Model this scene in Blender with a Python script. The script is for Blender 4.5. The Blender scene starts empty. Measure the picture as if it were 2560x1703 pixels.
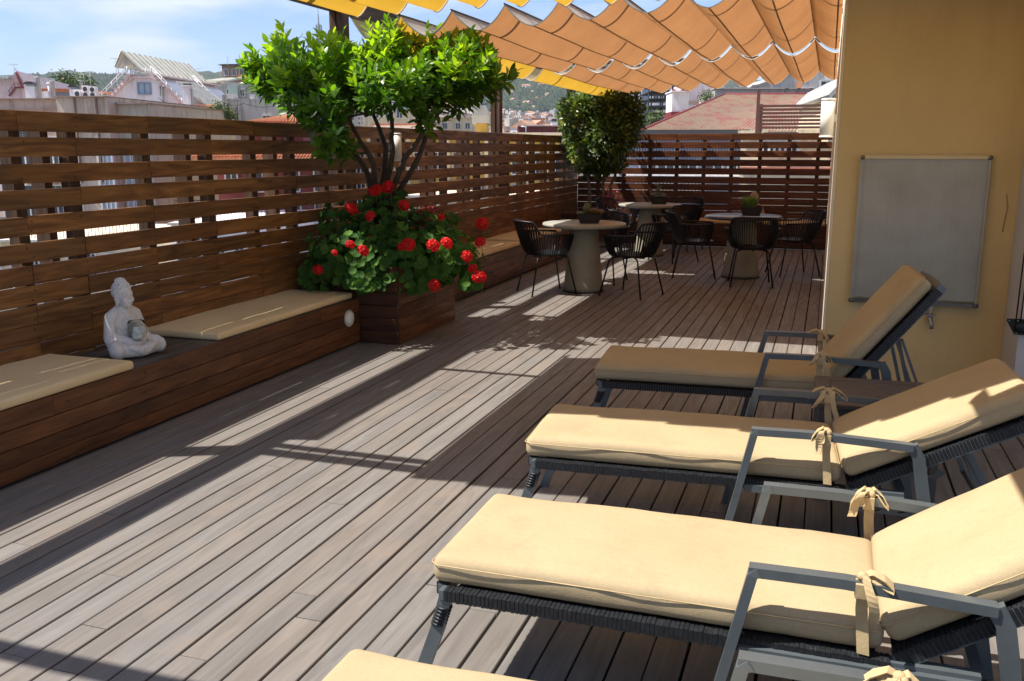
import bpy, bmesh, math, random
from mathutils import Vector, Matrix, noise as mnoise

R = math.radians
rnd = random.Random(7)
scene = bpy.context.scene
col = scene.collection

# ------------------------------------------------------------------ camera
YAW, PITCH, FOC, CAMH = R(18.7), R(11.8), 2300.0, 1.55
cam_d = bpy.data.cameras.new('camera')
cam = bpy.data.objects.new('camera', cam_d)
col.objects.link(cam)
cam.location = (0, 0, CAMH)
cam.rotation_euler = (math.pi / 2 - PITCH, 0, YAW)
cam_d.sensor_width = 36
cam_d.lens = FOC / 2560 * 36
cam_d.clip_end = 30000
cam_d.clip_start = 0.05
scene.camera = cam

# ------------------------------------------------------------------ sky + sun
SUNV = Vector((-0.552, -0.257, 1.0)).normalized()      # towards the sun
SUN_EL = math.asin(SUNV.z)
SUN_ROT = math.atan2(SUNV.x, SUNV.y)
world = bpy.data.worlds.new('World')
scene.world = world
world.use_nodes = True
nt = world.node_tree
nt.nodes.clear()
N = nt.nodes.new
L = nt.links.new
wo = N('ShaderNodeOutputWorld')
bg = N('ShaderNodeBackground')
sky = N('ShaderNodeTexSky')
sky.sky_type = 'NISHITA'
sky.sun_disc = False
sky.sun_elevation = SUN_EL
sky.sun_rotation = SUN_ROT
sky.air_density = 1.0
sky.dust_density = 0.35
sky.ozone_density = 1.6
sky.altitude = 100
tc = N('ShaderNodeTexCoord')
mp = N('ShaderNodeMapping')
mp.inputs['Rotation'].default_value = (R(14), R(-10), R(35))
mp.inputs['Location'].default_value = (2.3, 2.45, 0.0)
mp.inputs['Scale'].default_value = (2.6, 4.2, 13.0)
n1 = N('ShaderNodeTexNoise')
n1.inputs['Scale'].default_value = 1.0
n1.inputs['Detail'].default_value = 7
n1.inputs['Roughness'].default_value = 0.52
n1.inputs['Distortion'].default_value = 0.55
rp = N('ShaderNodeValToRGB')
rp.color_ramp.elements[0].position = 0.43
rp.color_ramp.elements[1].position = 0.66
mx = N('ShaderNodeMixRGB')
mx.inputs[2].default_value = (5.0, 5.4, 5.8, 1)
mulf = N('ShaderNodeMath'); mulf.operation = 'MULTIPLY'; mulf.inputs[1].default_value = 0.95
L(tc.outputs['Generated'], mp.inputs['Vector'])
L(mp.outputs['Vector'], n1.inputs['Vector'])
L(n1.outputs['Fac'], rp.inputs['Fac'])
L(rp.outputs['Color'], mulf.inputs[0])
L(mulf.outputs[0], mx.inputs[0])
tn = N('ShaderNodeMixRGB'); tn.blend_type = 'MULTIPLY'; tn.inputs[0].default_value = 1.0
tn.inputs[2].default_value = (0.52, 0.67, 0.92, 1)
L(sky.outputs['Color'], tn.inputs[1]); L(tn.outputs[0], mx.inputs[1])
L(mx.outputs['Color'], bg.inputs['Color'])
bg.inputs['Strength'].default_value = 0.098
L(bg.outputs['Background'], wo.inputs['Surface'])

sun_d = bpy.data.lights.new('sun', 'SUN')
sun_d.energy = 4.7
sun_d.angle = R(0.53)
sun_d.color = (1.0, 0.94, 0.86)
sun = bpy.data.objects.new('sun', sun_d)
col.objects.link(sun)
sun.rotation_euler = (-SUNV).to_track_quat('-Z', 'Y').to_euler()

scene.view_settings.view_transform = 'Standard'
scene.view_settings.look = 'None'
scene.view_settings.exposure = 0.97
scene.view_settings.gamma = 1.0
scene.render.engine = 'CYCLES'
scene.cycles.max_bounces = 8
scene.cycles.diffuse_bounces = 4
scene.cycles.transparent_max_bounces = 8
scene.cycles.use_denoising = True

# ------------------------------------------------------------------ helpers
VPX = 2560 / 2357
_fw = Vector((-math.sin(YAW) * math.cos(PITCH), math.cos(YAW) * math.cos(PITCH), -math.sin(PITCH)))
_rt = Vector((math.cos(YAW), math.sin(YAW), 0))
_up = _rt.cross(_fw)


def ray(u, v):
    """direction of a measured photo position (2357 px wide photo), one unit deep"""
    return _fw + _rt * ((u * VPX - 1280) / FOC) - _up * ((v * VPX - 851.5) / FOC)


def P(u, v, d):
    """survey point: photo position at a distance d"""
    return Vector((0, 0, CAMH)) + ray(u, v) * d


def Pz(u, v, z):
    r = ray(u, v)
    return Vector((0, 0, CAMH)) + r * ((z - CAMH) / r.z)


def tag(o, label=None, cat=None, group=None, kind=None):
    if label: o['label'] = label
    if cat: o['category'] = cat
    if group: o['group'] = group
    if kind: o['kind'] = kind
    return o


def empty(name, loc=(0, 0, 0), rz=0.0, parent=None):
    o = bpy.data.objects.new(name, None)
    o.empty_display_size = 0.1
    o.location = loc
    o.rotation_euler = (0, 0, rz)
    col.objects.link(o)
    if parent: o.parent = parent
    return o


def link(name, me, mat=None, parent=None):
    o = bpy.data.objects.new(name, me)
    if mat is not None and not me.materials:
        me.materials.append(mat)
    col.objects.link(o)
    if parent: o.parent = parent
    return o


def dup(o, parent=None):
    c = o.copy()
    col.objects.link(c)
    if parent: c.parent = parent
    for ch in list(o.children):
        dup(ch, c)
    return c


class MB:
    def __init__(s):
        s.v, s.f, s.sm, s.mi = [], [], [], []
        s.tint = None

    def add(s, vs, fs, smooth=False, mi=0):
        b = len(s.v)
        s.v.extend([tuple(p) for p in vs])
        for f in fs:
            s.f.append(tuple(b + i for i in f))
            s.sm.append(smooth)
            s.mi.append(mi)
        return s

    def box(s, c, size, m=None, mi=0):
        x, y, z = size[0] / 2, size[1] / 2, size[2] / 2
        vs = [Vector(p) for p in ((-x, -y, -z), (x, -y, -z), (x, y, -z), (-x, y, -z), (-x, -y, z), (x, -y, z), (x, y, z), (-x, y, z))]
        if m is not None: vs = [m @ p for p in vs]
        c = Vector(c)
        s.add([p + c for p in vs], [(0, 3, 2, 1), (4, 5, 6, 7), (0, 1, 5, 4), (1, 2, 6, 5), (2, 3, 7, 6), (3, 0, 4, 7)], mi=mi)
        return s

    def bx(s, x0, x1, y0, y1, z0, z1, mi=0):
        return s.box(((x0 + x1) / 2, (y0 + y1) / 2, (z0 + z1) / 2), (x1 - x0, y1 - y0, z1 - z0), mi=mi)

    def cbox(s, c, size, ch=0.003, m=None):
        """chamfered box: octagonal section extruded along its longest axis"""
        ax = max(range(3), key=lambda i: size[i])
        a, b = [i for i in range(3) if i != ax]
        ha, hb, hl = size[a] / 2, size[b] / 2, size[ax] / 2
        sec = [(-ha + ch, -hb), (ha - ch, -hb), (ha, -hb + ch), (ha, hb - ch), (ha - ch, hb), (-ha + ch, hb), (-ha, hb - ch), (-ha, -hb + ch)]
        vs = []
        for e in (-hl, hl):
            for p, q in sec:
                w = Vector((0, 0, 0))
                w[a], w[b], w[ax] = p, q, e
                if m is not None: w = m @ w
                vs.append(w + Vector(c))
        flip = (ax == 1)
        fs = [(i, (i + 1) % 8, (i + 1) % 8 + 8, i + 8) for i in range(8)] + [tuple(range(7, -1, -1)), tuple(range(8, 16))]
        if flip: fs = [tuple(reversed(f)) for f in fs]
        return s.add(vs, fs)

    def tube(s, pts, r, n=8, closed=False, caps=True, smooth=True, sq=None):
        """round (or rectangular when sq=(w,h)) tube along pts"""
        pts = [Vector(p) for p in pts]
        m = len(pts)
        rs = r if isinstance(r, (list, tuple)) else [r] * m
        ups = None
        vs = []
        pn = None
        for i, p in enumerate(pts):
            if closed:
                t = (pts[(i + 1) % m] - pts[i - 1]).normalized()
            else:
                t = (pts[min(i + 1, m - 1)] - pts[max(i - 1, 0)]).normalized()
            if pn is None:
                ref = Vector((0, 0, 1)) if abs(t.z) < 0.9 else Vector((0, 1, 0))
                pn = (ref - t * ref.dot(t)).normalized()
            else:
                pn = (pn - t * pn.dot(t)).normalized()
            bn = t.cross(pn)
            if sq:
                k = 1.0
                if 0 < i < m - 1 or closed:
                    a = (pts[i] - pts[i - 1]).normalized(); b = (pts[(i + 1) % m] - pts[i]).normalized()
                    k = 1 / max(0.5, math.sqrt(max(0.01, (1 + a.dot(b)) / 2)))
                w, h = sq[0] / 2, sq[1] / 2 * k
                for q1, q2 in ((-w, -h), (w, -h), (w, h), (-w, h)):
                    vs.append(p + bn * q1 + pn * q2)
            else:
                for k in range(n):
                    a = 2 * math.pi * k / n
                    vs.append(p + (pn * math.cos(a) + bn * math.sin(a)) * rs[i])
        nn = 4 if sq else n
        fs = []
        for i in range(m if closed else m - 1):
            j = (i + 1) % m
            for k in range(nn):
                k2 = (k + 1) % nn
                fs.append((i * nn + k, i * nn + k2, j * nn + k2, j * nn + k))
        if caps and not closed:
            fs.append(tuple(range(nn - 1, -1, -1)))
            fs.append(tuple((m - 1) * nn + k for k in range(nn)))
        return s.add(vs, fs, smooth and not sq)

    def lathe(s, prof, n=24, c=(0, 0, 0), smooth=True, caps=True):
        vs, fs = [], []
        for r, z in prof:
            for k in range(n):
                a = 2 * math.pi * k / n
                vs.append((c[0] + r * math.cos(a), c[1] + r * math.sin(a), c[2] + z))
        for i in range(len(prof) - 1):
            for k in range(n):
                k2 = (k + 1) % n
                fs.append((i * n + k, i * n + k2, (i + 1) * n + k2, (i + 1) * n + k))
        s.add(vs, fs, smooth)
        if caps:
            b = len(s.v) - len(vs)
            if prof[0][0] > 1e-4: s.f.append(tuple(b + k for k in range(n - 1, -1, -1))); s.sm.append(False); s.mi.append(0)
            if prof[-1][0] > 1e-4: s.f.append(tuple(b + (len(prof) - 1) * n + k for k in range(n))); s.sm.append(False); s.mi.append(0)
        return s

    def ball(s, c, r, nu=12, nv=8, m=None):
        rx, ry, rz = r if isinstance(r, (list, tuple)) else (r, r, r)
        vs, fs = [], []
        for j in range(nv + 1):
            t = math.pi * j / nv
            for i in range(nu):
                a = 2 * math.pi * i / nu
                p = Vector((rx * math.sin(t) * math.cos(a), ry * math.sin(t) * math.sin(a), -rz * math.cos(t)))
                if m is not None: p = m @ p
                vs.append(p + Vector(c))
        for j in range(nv):
            for i in range(nu):
                i2 = (i + 1) % nu
                fs.append((j * nu + i, j * nu + i2, (j + 1) * nu + i2, (j + 1) * nu + i))
        return s.add(vs, fs, True)

    def ribbon(s, pts, w, wdir):
        pts = [Vector(p) for p in pts]
        n = len(pts)
        vs, fs = [], []
        for i, p in enumerate(pts):
            d = wdir[i] if isinstance(wdir, list) else wdir
            d = Vector(d).normalized()
            ww = (w[i] if isinstance(w, list) else w) / 2
            t = (pts[min(i + 1, n - 1)] - pts[max(i - 1, 0)]).normalized()
            nn = t.cross(d)
            nn = nn.normalized() * 0.0016 if nn.length > 1e-6 else Vector((0, 0, .0016))
            vs += [p - d * ww + nn, p + d * ww + nn, p + d * ww - nn, p - d * ww - nn]
        for i in range(n - 1):
            for k in range(4):
                k2 = (k + 1) % 4
                fs.append((i * 4 + k, i * 4 + k2, (i + 1) * 4 + k2, (i + 1) * 4 + k))
        fs += [(3, 2, 1, 0), tuple((n - 1) * 4 + k for k in range(4))]
        return s.add(vs, fs, False)

    def prism(s, poly, y0, y1):
        """polygon in x,z (counter-clockwise seen from -y) extruded from y0 to y1"""
        n = len(poly)
        vs = [(x, y0, z) for x, z in poly] + [(x, y1, z) for x, z in poly]
        fs = [tuple(range(n)), tuple(range(2 * n - 1, n - 1, -1))] + [((i + 1) % n, i, i + n, (i + 1) % n + n) for i in range(n)]
        return s.add(vs, fs)

    def mesh(s, name, mat=None, tint=None):
        me = bpy.data.meshes.new(name)
        me.from_pydata(s.v, [], s.f)
        me.polygons.foreach_set('use_smooth', s.sm)
        if mat is not None:
            for m in (mat if isinstance(mat, (list, tuple)) else [mat]):
                me.materials.append(m)
            if any(s.mi): me.polygons.foreach_set('material_index', s.mi)
        if tint is not None:
            at = me.attributes.new('tint', 'FLOAT', 'FACE')
            at.data.foreach_set('value', tint if isinstance(tint, list) else [tint] * len(s.f))
        me.update()
        return me

    def build(s, name, mat=None, parent=None, tint=None, kind=None):
        o = link(name, s.mesh(name, mat, tint), None, parent)
        if kind: o['kind'] = kind
        return o


def fix_normals(o):
    bm = bmesh.new(); bm.from_mesh(o.data)
    bmesh.ops.recalc_face_normals(bm, faces=bm.faces)
    bm.to_mesh(o.data); bm.free()
    return o


# ------------------------------------------------------------------ materials
class NT:
    def __init__(s, name):
        s.m = bpy.data.materials.new(name)
        s.m.use_nodes = True
        s.t = s.m.node_tree
        s.b = s.t.nodes['Principled BSDF']
        s.out = s.t.nodes['Material Output']

    def n(s, typ, **kw):
        nd = s.t.nodes.new('ShaderNode' + typ)
        for k, v in kw.items():
            if k in nd.inputs.keys(): nd.inputs[k].default_value = v
            else: setattr(nd, k, v)
        return nd

    def l(s, a, b): s.t.links.new(a, b)

    def coord(s, kind='pos', scale=(1, 1, 1), rand=True):
        mpn = s.n('Mapping')
        mpn.inputs['Scale'].default_value = scale
        if kind == 'pos': src = s.n('NewGeometry').outputs['Position']
        else: src = s.n('TexCoord').outputs['Object']
        if rand:
            oi = s.n('ObjectInfo')
            sc = s.n('VectorMath', operation='SCALE')
            cb = s.n('CombineXYZ')
            for i in range(3): s.l(oi.outputs['Random'], cb.inputs[i])
            s.l(cb.outputs[0], sc.inputs[0]); sc.inputs['Scale'].default_value = 37.0
            ad = s.n('VectorMath', operation='ADD')
            s.l(src, ad.inputs[0]); s.l(sc.outputs[0], ad.inputs[1])
            src = ad.outputs[0]
        s.l(src, mpn.inputs['Vector'])
        return mpn.outputs[0]

    def noise(s, vec, scale, detail=4, rough=0.55, dist=0.0):
        n = s.n('TexNoise')
        n.inputs['Scale'].default_value = scale; n.inputs['Detail'].default_value = detail
        n.inputs['Roughness'].default_value = rough; n.inputs['Distortion'].default_value = dist
        s.l(vec, n.inputs['Vector'])
        return n.outputs['Fac']

    def ramp(s, fac, stops):
        r = s.n('ValToRGB')
        el = r.color_ramp.elements
        while len(el) < len(stops): el.new(0.5)
        for e, (p, c) in zip(el, stops):
            e.position = p
            e.color = (c[0], c[1], c[2], 1) if isinstance(c, (tuple, list)) else (c, c, c, 1)
        s.l(fac, r.inputs['Fac'])
        return r.outputs['Color']

    def mix(s, fac, a, b, mode='MIX'):
        m = s.n('MixRGB', blend_type=mode)
        for i, x in ((0, fac), (1, a), (2, b)):
            if isinstance(x, (int, float)): m.inputs[i].default_value = x
            elif isinstance(x, (tuple, list)): m.inputs[i].default_value = (*x, 1)
            else: s.l(x, m.inputs[i])
        return m.outputs[0]

    def bump(s, h, strength=0.3, dist=0.01):
        b = s.n('Bump'); b.inputs['Strength'].default_value = strength; b.inputs['Distance'].default_value = dist
        s.l(h, b.inputs['Height']); s.l(b.outputs[0], s.b.inputs['Normal'])
        return b

    def set(s, color=None, rough=None, metal=None, spec=None):
        if color is not None:
            if isinstance(color, (tuple, list)): s.b.inputs['Base Color'].default_value = (*color, 1)
            else: s.l(color, s.b.inputs['Base Color'])
        if rough is not None:
            if isinstance(rough, (int, float)): s.b.inputs['Roughness'].default_value = rough
            else: s.l(rough, s.b.inputs['Roughness'])
        if metal is not None: s.b.inputs['Metallic'].default_value = metal
        if spec is not None: s.b.inputs['Specular IOR Level'].default_value = spec
        return s


def plain(name, c, rough=0.6, metal=0.0, var=0.12, scale=6.0, bump=0.0, bscale=60.0, kind='pos', spec=0.35):
    t = NT(name)
    vec = t.coord(kind)
    f = t.noise(vec, scale, 5)
    lo = [x * (1 - var) for x in c]; hi = [min(1, x * (1 + var)) for x in c]
    t.set(t.ramp(f, [(0.3, lo), (0.7, hi)]), rough, metal, spec)
    if bump: t.bump(t.noise(vec, bscale, 3), bump, 0.004)
    return t.m


def wood(name, axis, dark, mid, light, rough=0.5, spec=0.4, grain=1.0, wear=None, tint=0.35, bump=0.25, fineness=0.35, blotch=0.6):
    t = NT(name)
    sc = [17.0, 17.0, 17.0]; sc[axis] = 1.5
    vec = t.coord('pos', sc)
    g = t.noise(vec, 1.0 * grain, 6, 0.55, 1.6)
    sc2 = [5.0, 5.0, 5.0]; sc2[axis] = 0.9
    vec2 = t.coord('pos', sc2)
    blot = t.noise(vec2, 1.0, 4, 0.6, 0.4)
    c = t.ramp(g, [(0.28, dark), (0.5, mid), (0.75, light)])
    sc3 = [70.0, 70.0, 70.0]; sc3[axis] = 2.2
    fine = t.noise(t.coord('pos', sc3), 1.0, 3, 0.7)
    c = t.mix(fineness, c, t.ramp(fine, [(0.3, 0.5), (0.62, 1.0)]), 'MULTIPLY')
    c = t.mix(blotch, c, t.ramp(blot, [(0.3, 0.42), (0.68, 1.2)]), 'MULTIPLY')
    oi = t.n('ObjectInfo')
    tr = t.ramp(oi.outputs['Random'], [(0.0, (1 - tint, 1 - tint, 1 - tint)), (0.35, (1.0, 0.93, 0.86)), (0.7, (1 + tint * .5, 1 + tint * .4, 1 + tint * .25)), (1.0, (1 - tint * .5, 1 - tint * .45, 1 - tint * .4))])
    c = t.mix(1.0, c, tr, 'MULTIPLY')
    if wear:
        w = t.noise(t.coord('pos', (1, 1, 1)), 1.7, 6, 0.65, 0.3)
        c = t.mix(t.ramp(w, [(0.56, 0.0), (0.72, 0.8)]), c, wear)
    t.set(c, t.ramp(g, [(0.3, rough + 0.1), (0.7, rough - 0.08)]), 0, spec)
    t.bump(t.mix(0.5, g, fine), bump, 0.003)
    return t.m


def leafmat(name, dark, light, young=None, trans=0.35, rough=0.35, spec=0.5):
    t = NT(name)
    at = t.n('Attribute', attribute_name='tint')
    vec = t.coord('pos', rand=False)
    f = t.noise(vec, 18.0, 2)
    stops = [(0.0, dark), (0.55, light)] + ([(1.0, young)] if young else [])
    c = t.ramp(at.outputs['Fac'], stops)
    c = t.mix(0.35, c, t.ramp(f, [(0.3, 0.6), (0.7, 1.15)]), 'MULTIPLY')
    t.set(c, rough, 0, spec)
    tr = t.n('BsdfTranslucent')
    t.l(t.mix(1.0, c, (1.6, 1.9, 0.5), 'MULTIPLY'), tr.inputs['Color'])
    ms = t.n('MixShader'); ms.inputs[0].default_value = trans
    t.l(t.b.outputs[0], ms.inputs[1]); t.l(tr.outputs[0], ms.inputs[2]); t.l(ms.outputs[0], t.out.inputs['Surface'])
    return t.m


def clothmat(name, under, top, transc, trans):
    t = NT(name)
    vec = t.coord('pos', rand=False)
    f = t.noise(vec, 2.2, 5, 0.6)
    wv = t.noise(t.coord('pos', (160, 160, 160), rand=False), 1.0, 2)
    geo = t.n('NewGeometry')
    c = t.mix(geo.outputs['Backfacing'], top, under)
    c = t.mix(0.5, c, t.ramp(f, [(0.3, 0.72), (0.7, 1.12)]), 'MULTIPLY')
    t.set(c, 0.85, 0, 0.15)
    t.bump(wv, 0.15, 0.001)
    tr = t.n('BsdfTranslucent')
    t.l(t.mix(0.5, transc, t.ramp(f, [(0.3, 0.75), (0.7, 1.1)]), 'MULTIPLY'), tr.inputs['Color'])
    ms = t.n('MixShader'); ms.inputs[0].default_value = trans
    t.l(t.b.outputs[0], ms.inputs[1]); t.l(tr.outputs[0], ms.inputs[2]); t.l(ms.outputs[0], t.out.inputs['Surface'])
    return t.m


def corrug(name, c1, c2, wear, axis=0, freq=30.0, rough=0.5, metal=0.0):
    """ribbed sheet: colour and wear only, ribs are geometry or a fine bump on far sheets"""
    t = NT(name)
    vec = t.coord('obj', rand=False)
    f = t.noise(vec, 0.9, 5, 0.6)
    w = t.noise(t.coord('obj', (6, 0.8, 0.8), rand=False), 1.6, 5, 0.7)
    c = t.mix(t.ramp(f, [(0.50, 0.0), (0.60, 1.0)]), c1, c2)
    c = t.mix(t.ramp(w, [(0.52, 0.0), (0.7, 0.75)]), c, wear)
    t.set(c, rough, metal, 0.4)
    return t.m


M = {}
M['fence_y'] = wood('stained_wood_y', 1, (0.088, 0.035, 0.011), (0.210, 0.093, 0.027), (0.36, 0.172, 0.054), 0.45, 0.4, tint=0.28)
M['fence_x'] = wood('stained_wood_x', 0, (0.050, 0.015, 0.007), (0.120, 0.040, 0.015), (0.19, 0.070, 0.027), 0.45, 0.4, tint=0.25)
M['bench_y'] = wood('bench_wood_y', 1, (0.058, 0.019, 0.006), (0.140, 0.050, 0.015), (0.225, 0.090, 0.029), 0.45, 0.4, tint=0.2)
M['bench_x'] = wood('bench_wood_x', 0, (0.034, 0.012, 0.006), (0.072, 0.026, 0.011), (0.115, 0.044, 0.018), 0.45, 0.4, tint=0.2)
M['post'] = wood('post_wood', 2, (0.030, 0.015, 0.008), (0.085, 0.045, 0.024), (0.16, 0.09, 0.05), 0.6, 0.3)
M['beam'] = wood('beam_wood', 1, (0.030, 0.018, 0.010), (0.075, 0.045, 0.026), (0.14, 0.09, 0.055), 0.6, 0.3)
M['deck'] = wood('weathered_deck', 1, (0.148, 0.137, 0.127), (0.187, 0.175, 0.164), (0.232, 0.219, 0.206), 0.55, 0.4, tint=0.08, wear=(0.225, 0.18, 0.145), bump=0.12, fineness=0.22, blotch=0.22)
M['benchtop'] = wood('weathered_bench_top', 1, (0.05, 0.04, 0.034), (0.10, 0.08, 0.068), (0.16, 0.13, 0.11), 0.5, 0.4)
M['dark'] = plain('dark_void', (0.012, 0.010, 0.009), 0.9)
M['screw'] = plain('screw_steel', (0.06, 0.05, 0.045), 0.5, 0.6)
# ================================================================== THE SETTING
# ground far below, one sheet out to the horizon
t = NT('city_ground')
gv = t.coord('pos', rand=False)
t.set(t.ramp(t.noise(gv, 0.02, 6, 0.7), [(0.35, (0.13, 0.115, 0.10)), (0.5, (0.22, 0.19, 0.16)), (0.65, (0.08, 0.085, 0.06))]), 0.9)
M['ground'] = t.m
tag(MB().bx(-6000, 6000, -1500, 7000, -24.4, -24.0).build('ground', M['ground']), kind='structure')
M['slab'] = plain('terrace_render', (0.30, 0.26, 0.21), 0.9, 0, 0.2, 1.0)
tag(MB().bx(-4.5, 4.5, -5, 16.1, -24, -0.09).build('terrace_slab', M['slab']), kind='structure')

# ---- deck: joists under, single planks on top
deck = tag(empty('deck'), kind='structure')
jm = MB()
jm.bx(-3.6, 3.6, -3.0, 15.1, -0.085, -0.062)
for i in range(36):
    y = -2.9 + i * 0.5
    jm.bx(-3.6, 3.6, y, y + 0.05, -0.060, -0.027)
jm.build('joist_frame', M['dark'], deck)
PW = 0.1075
rows = 55
mesh_cache = {}
NPL = 0
for r in range(rows):
    x = -3.493 + r * PW + rnd.uniform(-.0012, .0012)
    y = -2.6 + rnd.uniform(0, 2.6) if r % 2 else -2.6 + rnd.uniform(0, 1.3)
    y0 = -2.6
    while y0 < 15.08:
        y1 = y0 + rnd.choice((3.1, 3.4, 3.9, 4.3, 4.6)) if y0 > -2.6 else y0 + rnd.uniform(2.9, 6.4)
        if 15.08 - y1 < 1.2: y1 = 15.08
        w = PW - rnd.choice((0.006, 0.007, 0.008, 0.0105))
        b = MB().cbox((0, 0, 0), (w, y1 - y0 - 0.0035, 0.024), 0.0025)
        b.build('plank', M['deck'], deck).location = (x, (y0 + y1) / 2, -0.012 + rnd.uniform(-.0012, .0008))
        NPL += 1
        y0 = y1

# ================================================================== FENCES
ROWZ = [1.748, 1.611, 1.469, 1.331, 1.187, 1.043, 0.920, 0.809, 0.701, 0.595, 0.488, 0.381, 0.274, 0.167]


def fence(name, label, axis, a0, a1, face, posts, thick, dz, rowz, cat='fence', mat=None, off=0):
    """slatted screen; axis 1 runs along y with its face at x=face, axis 0 runs along x with its face at y=face"""
    f = empty(name, (0, 0, 0))
    tag(f, label, cat)
    out = -1 if axis == 1 else 1
    for k, zt in enumerate(rowz):
        h = 0.108 if k == 0 else 0.104
        js = [p for i, p in enumerate(posts) if i % 2 == (k + off) % 2]
        js = [a0] + [j for j in js if a0 + 0.3 < j < a1 - 0.3] + [a1]
        for q0, q1 in zip(js, js[1:]):
            ln = q1 - q0 - 0.004
            jz, jf = rnd.uniform(-.003, .003), rnd.uniform(-.0025, .0025)
            if axis == 1:
                o = MB().cbox((0, 0, 0), (thick, ln, h), 0.003).build('slat', M['fence_y'], f)
                o.location = (face - thick / 2 + jf, (q0 + q1) / 2, zt + dz - h / 2 + jz)
                o.rotation_euler = (rnd.uniform(-.0012, .0012), 0, 0)
            else:
                o = MB().cbox((0, 0, 0), (ln, thick, h), 0.003).build('slat', M['fence_x'], f)
                o.location = ((q0 + q1) / 2, face + thick / 2 + jf, zt + dz - h / 2 + jz)
    sc = MB()
    for i, p in enumerate(posts):
        if not a0 <= p <= a1: continue
        if axis == 1:
            MB().bx(face - thick - 0.075, face - thick - 0.004, p - 0.036, p + 0.036, -0.05, rowz[0] + dz - 0.02).build('post', M['post'], f)
            if i % 2 == 1:
                MB().bx(face - thick - 0.20, face - thick - 0.10, p - 0.13, p - 0.075, -0.05, rowz[0] + dz - 0.10).build('post', M['post'], f)
        else:
            MB().bx(p - 0.030, p + 0.030, face + thick + 0.004, face + thick + 0.075, -0.05, rowz[0] + dz - 0.02).build('post', M['post'], f)
        for k, zt in enumerate(rowz):
            for dzz in (0.026, 0.078):
                if rnd.random() < 0.75:
                    if axis == 1: sc.lathe([(0.0, 0.001), (0.0045, 0.0)], 6, (0, 0, 0)) if False else sc.box((face + 0.0015, p + rnd.uniform(-.03, .03), zt + dz - dzz), (0.004, 0.008, 0.008))
                    else: sc.box((p + rnd.uniform(-.01, .01), face - 0.0015, zt + dz - dzz), (0.008, 0.004, 0.008))
    sc.build('screw_heads', M['screw'], f, kind='stuff')
    return f


FX = -4.10
lp = [-1.9, -1.3, -0.75, -0.2, 0.35, 0.95, 1.5, 2.1, 2.7, 3.3, 3.91, 4.31, 4.92, 5.56, 6.09, 6.64]
while lp[-1] < 15.2: lp.append(lp[-1] + rnd.uniform(0.50, 0.60))
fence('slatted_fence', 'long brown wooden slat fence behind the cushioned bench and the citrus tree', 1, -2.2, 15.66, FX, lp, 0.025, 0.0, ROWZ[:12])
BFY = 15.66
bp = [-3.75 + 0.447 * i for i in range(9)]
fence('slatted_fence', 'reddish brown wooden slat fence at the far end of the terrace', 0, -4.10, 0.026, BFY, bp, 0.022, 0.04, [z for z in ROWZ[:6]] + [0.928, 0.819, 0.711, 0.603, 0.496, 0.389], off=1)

# ================================================================== BENCHES
def bench_along_y(label, y0, y1, xf, group=None):
    b = empty('bench', (0, 0, 0))
    tag(b, label, 'bench')
    hs = [(0.018, 0.088), (0.091, 0.173), (0.176, 0.264), (0.267, 0.366)]
    for k, (z0, z1) in enumerate(hs):
        y = y0
        while y < y1 - 0.01:
            ye = min(y1, y + (rnd.uniform(1.0, 2.2) if y == y0 and k % 2 else rnd.uniform(1.8, 2.6)))
            if y1 - ye < 0.6: ye = y1
            o = MB().cbox((0, 0, 0), (0.022, ye - y - 0.003, z1 - z0), 0.003).build('front_plank', M['bench_y'], b)
            o.location = (xf - 0.011 + rnd.uniform(-.0015, .0015), (y + ye) / 2, (z0 + z1) / 2)
            y = ye
    for k in range(6):
        w = 0.095
        x = xf - 0.03 - 0.047 - k * 0.0975
        if x - w / 2 < FX: w2 = 0.05
        o = MB().cbox((0, 0, 0), (w, y1 - y0 - 0.004, 0.02), 0.003).build('seat_plank', M['benchtop'], b)
        o.location = (x, (y0 + y1) / 2, 0.358 + rnd.uniform(-.001, .001))
    sc = MB()
    for i in range(int((y1 - y0) / 0.55)):
        for z in (0.05, 0.13, 0.22, 0.31):
            sc.box((xf + 0.001, y0 + 0.2 + i * 0.55 + rnd.uniform(-.02, .02), z + rnd.uniform(-.02, .02)), (0.003, 0.008, 0.008))
    sc.build('screw_heads', M['screw'], b, kind='stuff')
    MB().bx(FX + 0.02, xf - 0.03, y0, y1, 0.0, 0.33).build('carcass', M['dark'], b)
    return b


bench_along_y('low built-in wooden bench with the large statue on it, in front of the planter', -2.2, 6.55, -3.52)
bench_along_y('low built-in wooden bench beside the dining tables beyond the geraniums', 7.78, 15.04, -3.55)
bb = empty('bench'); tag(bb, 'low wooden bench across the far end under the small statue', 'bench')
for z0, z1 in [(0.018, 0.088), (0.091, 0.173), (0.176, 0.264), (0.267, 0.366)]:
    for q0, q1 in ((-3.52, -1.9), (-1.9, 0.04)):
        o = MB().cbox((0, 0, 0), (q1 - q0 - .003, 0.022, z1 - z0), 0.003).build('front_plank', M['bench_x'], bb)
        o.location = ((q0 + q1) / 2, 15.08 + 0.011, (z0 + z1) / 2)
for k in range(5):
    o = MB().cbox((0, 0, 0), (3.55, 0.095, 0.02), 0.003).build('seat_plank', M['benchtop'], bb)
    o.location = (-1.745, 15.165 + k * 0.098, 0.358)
MB().bx(-3.5, 0.03, 15.11, 15.6, 0.0, 0.33).build('carcass', M['dark'], bb)

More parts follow.
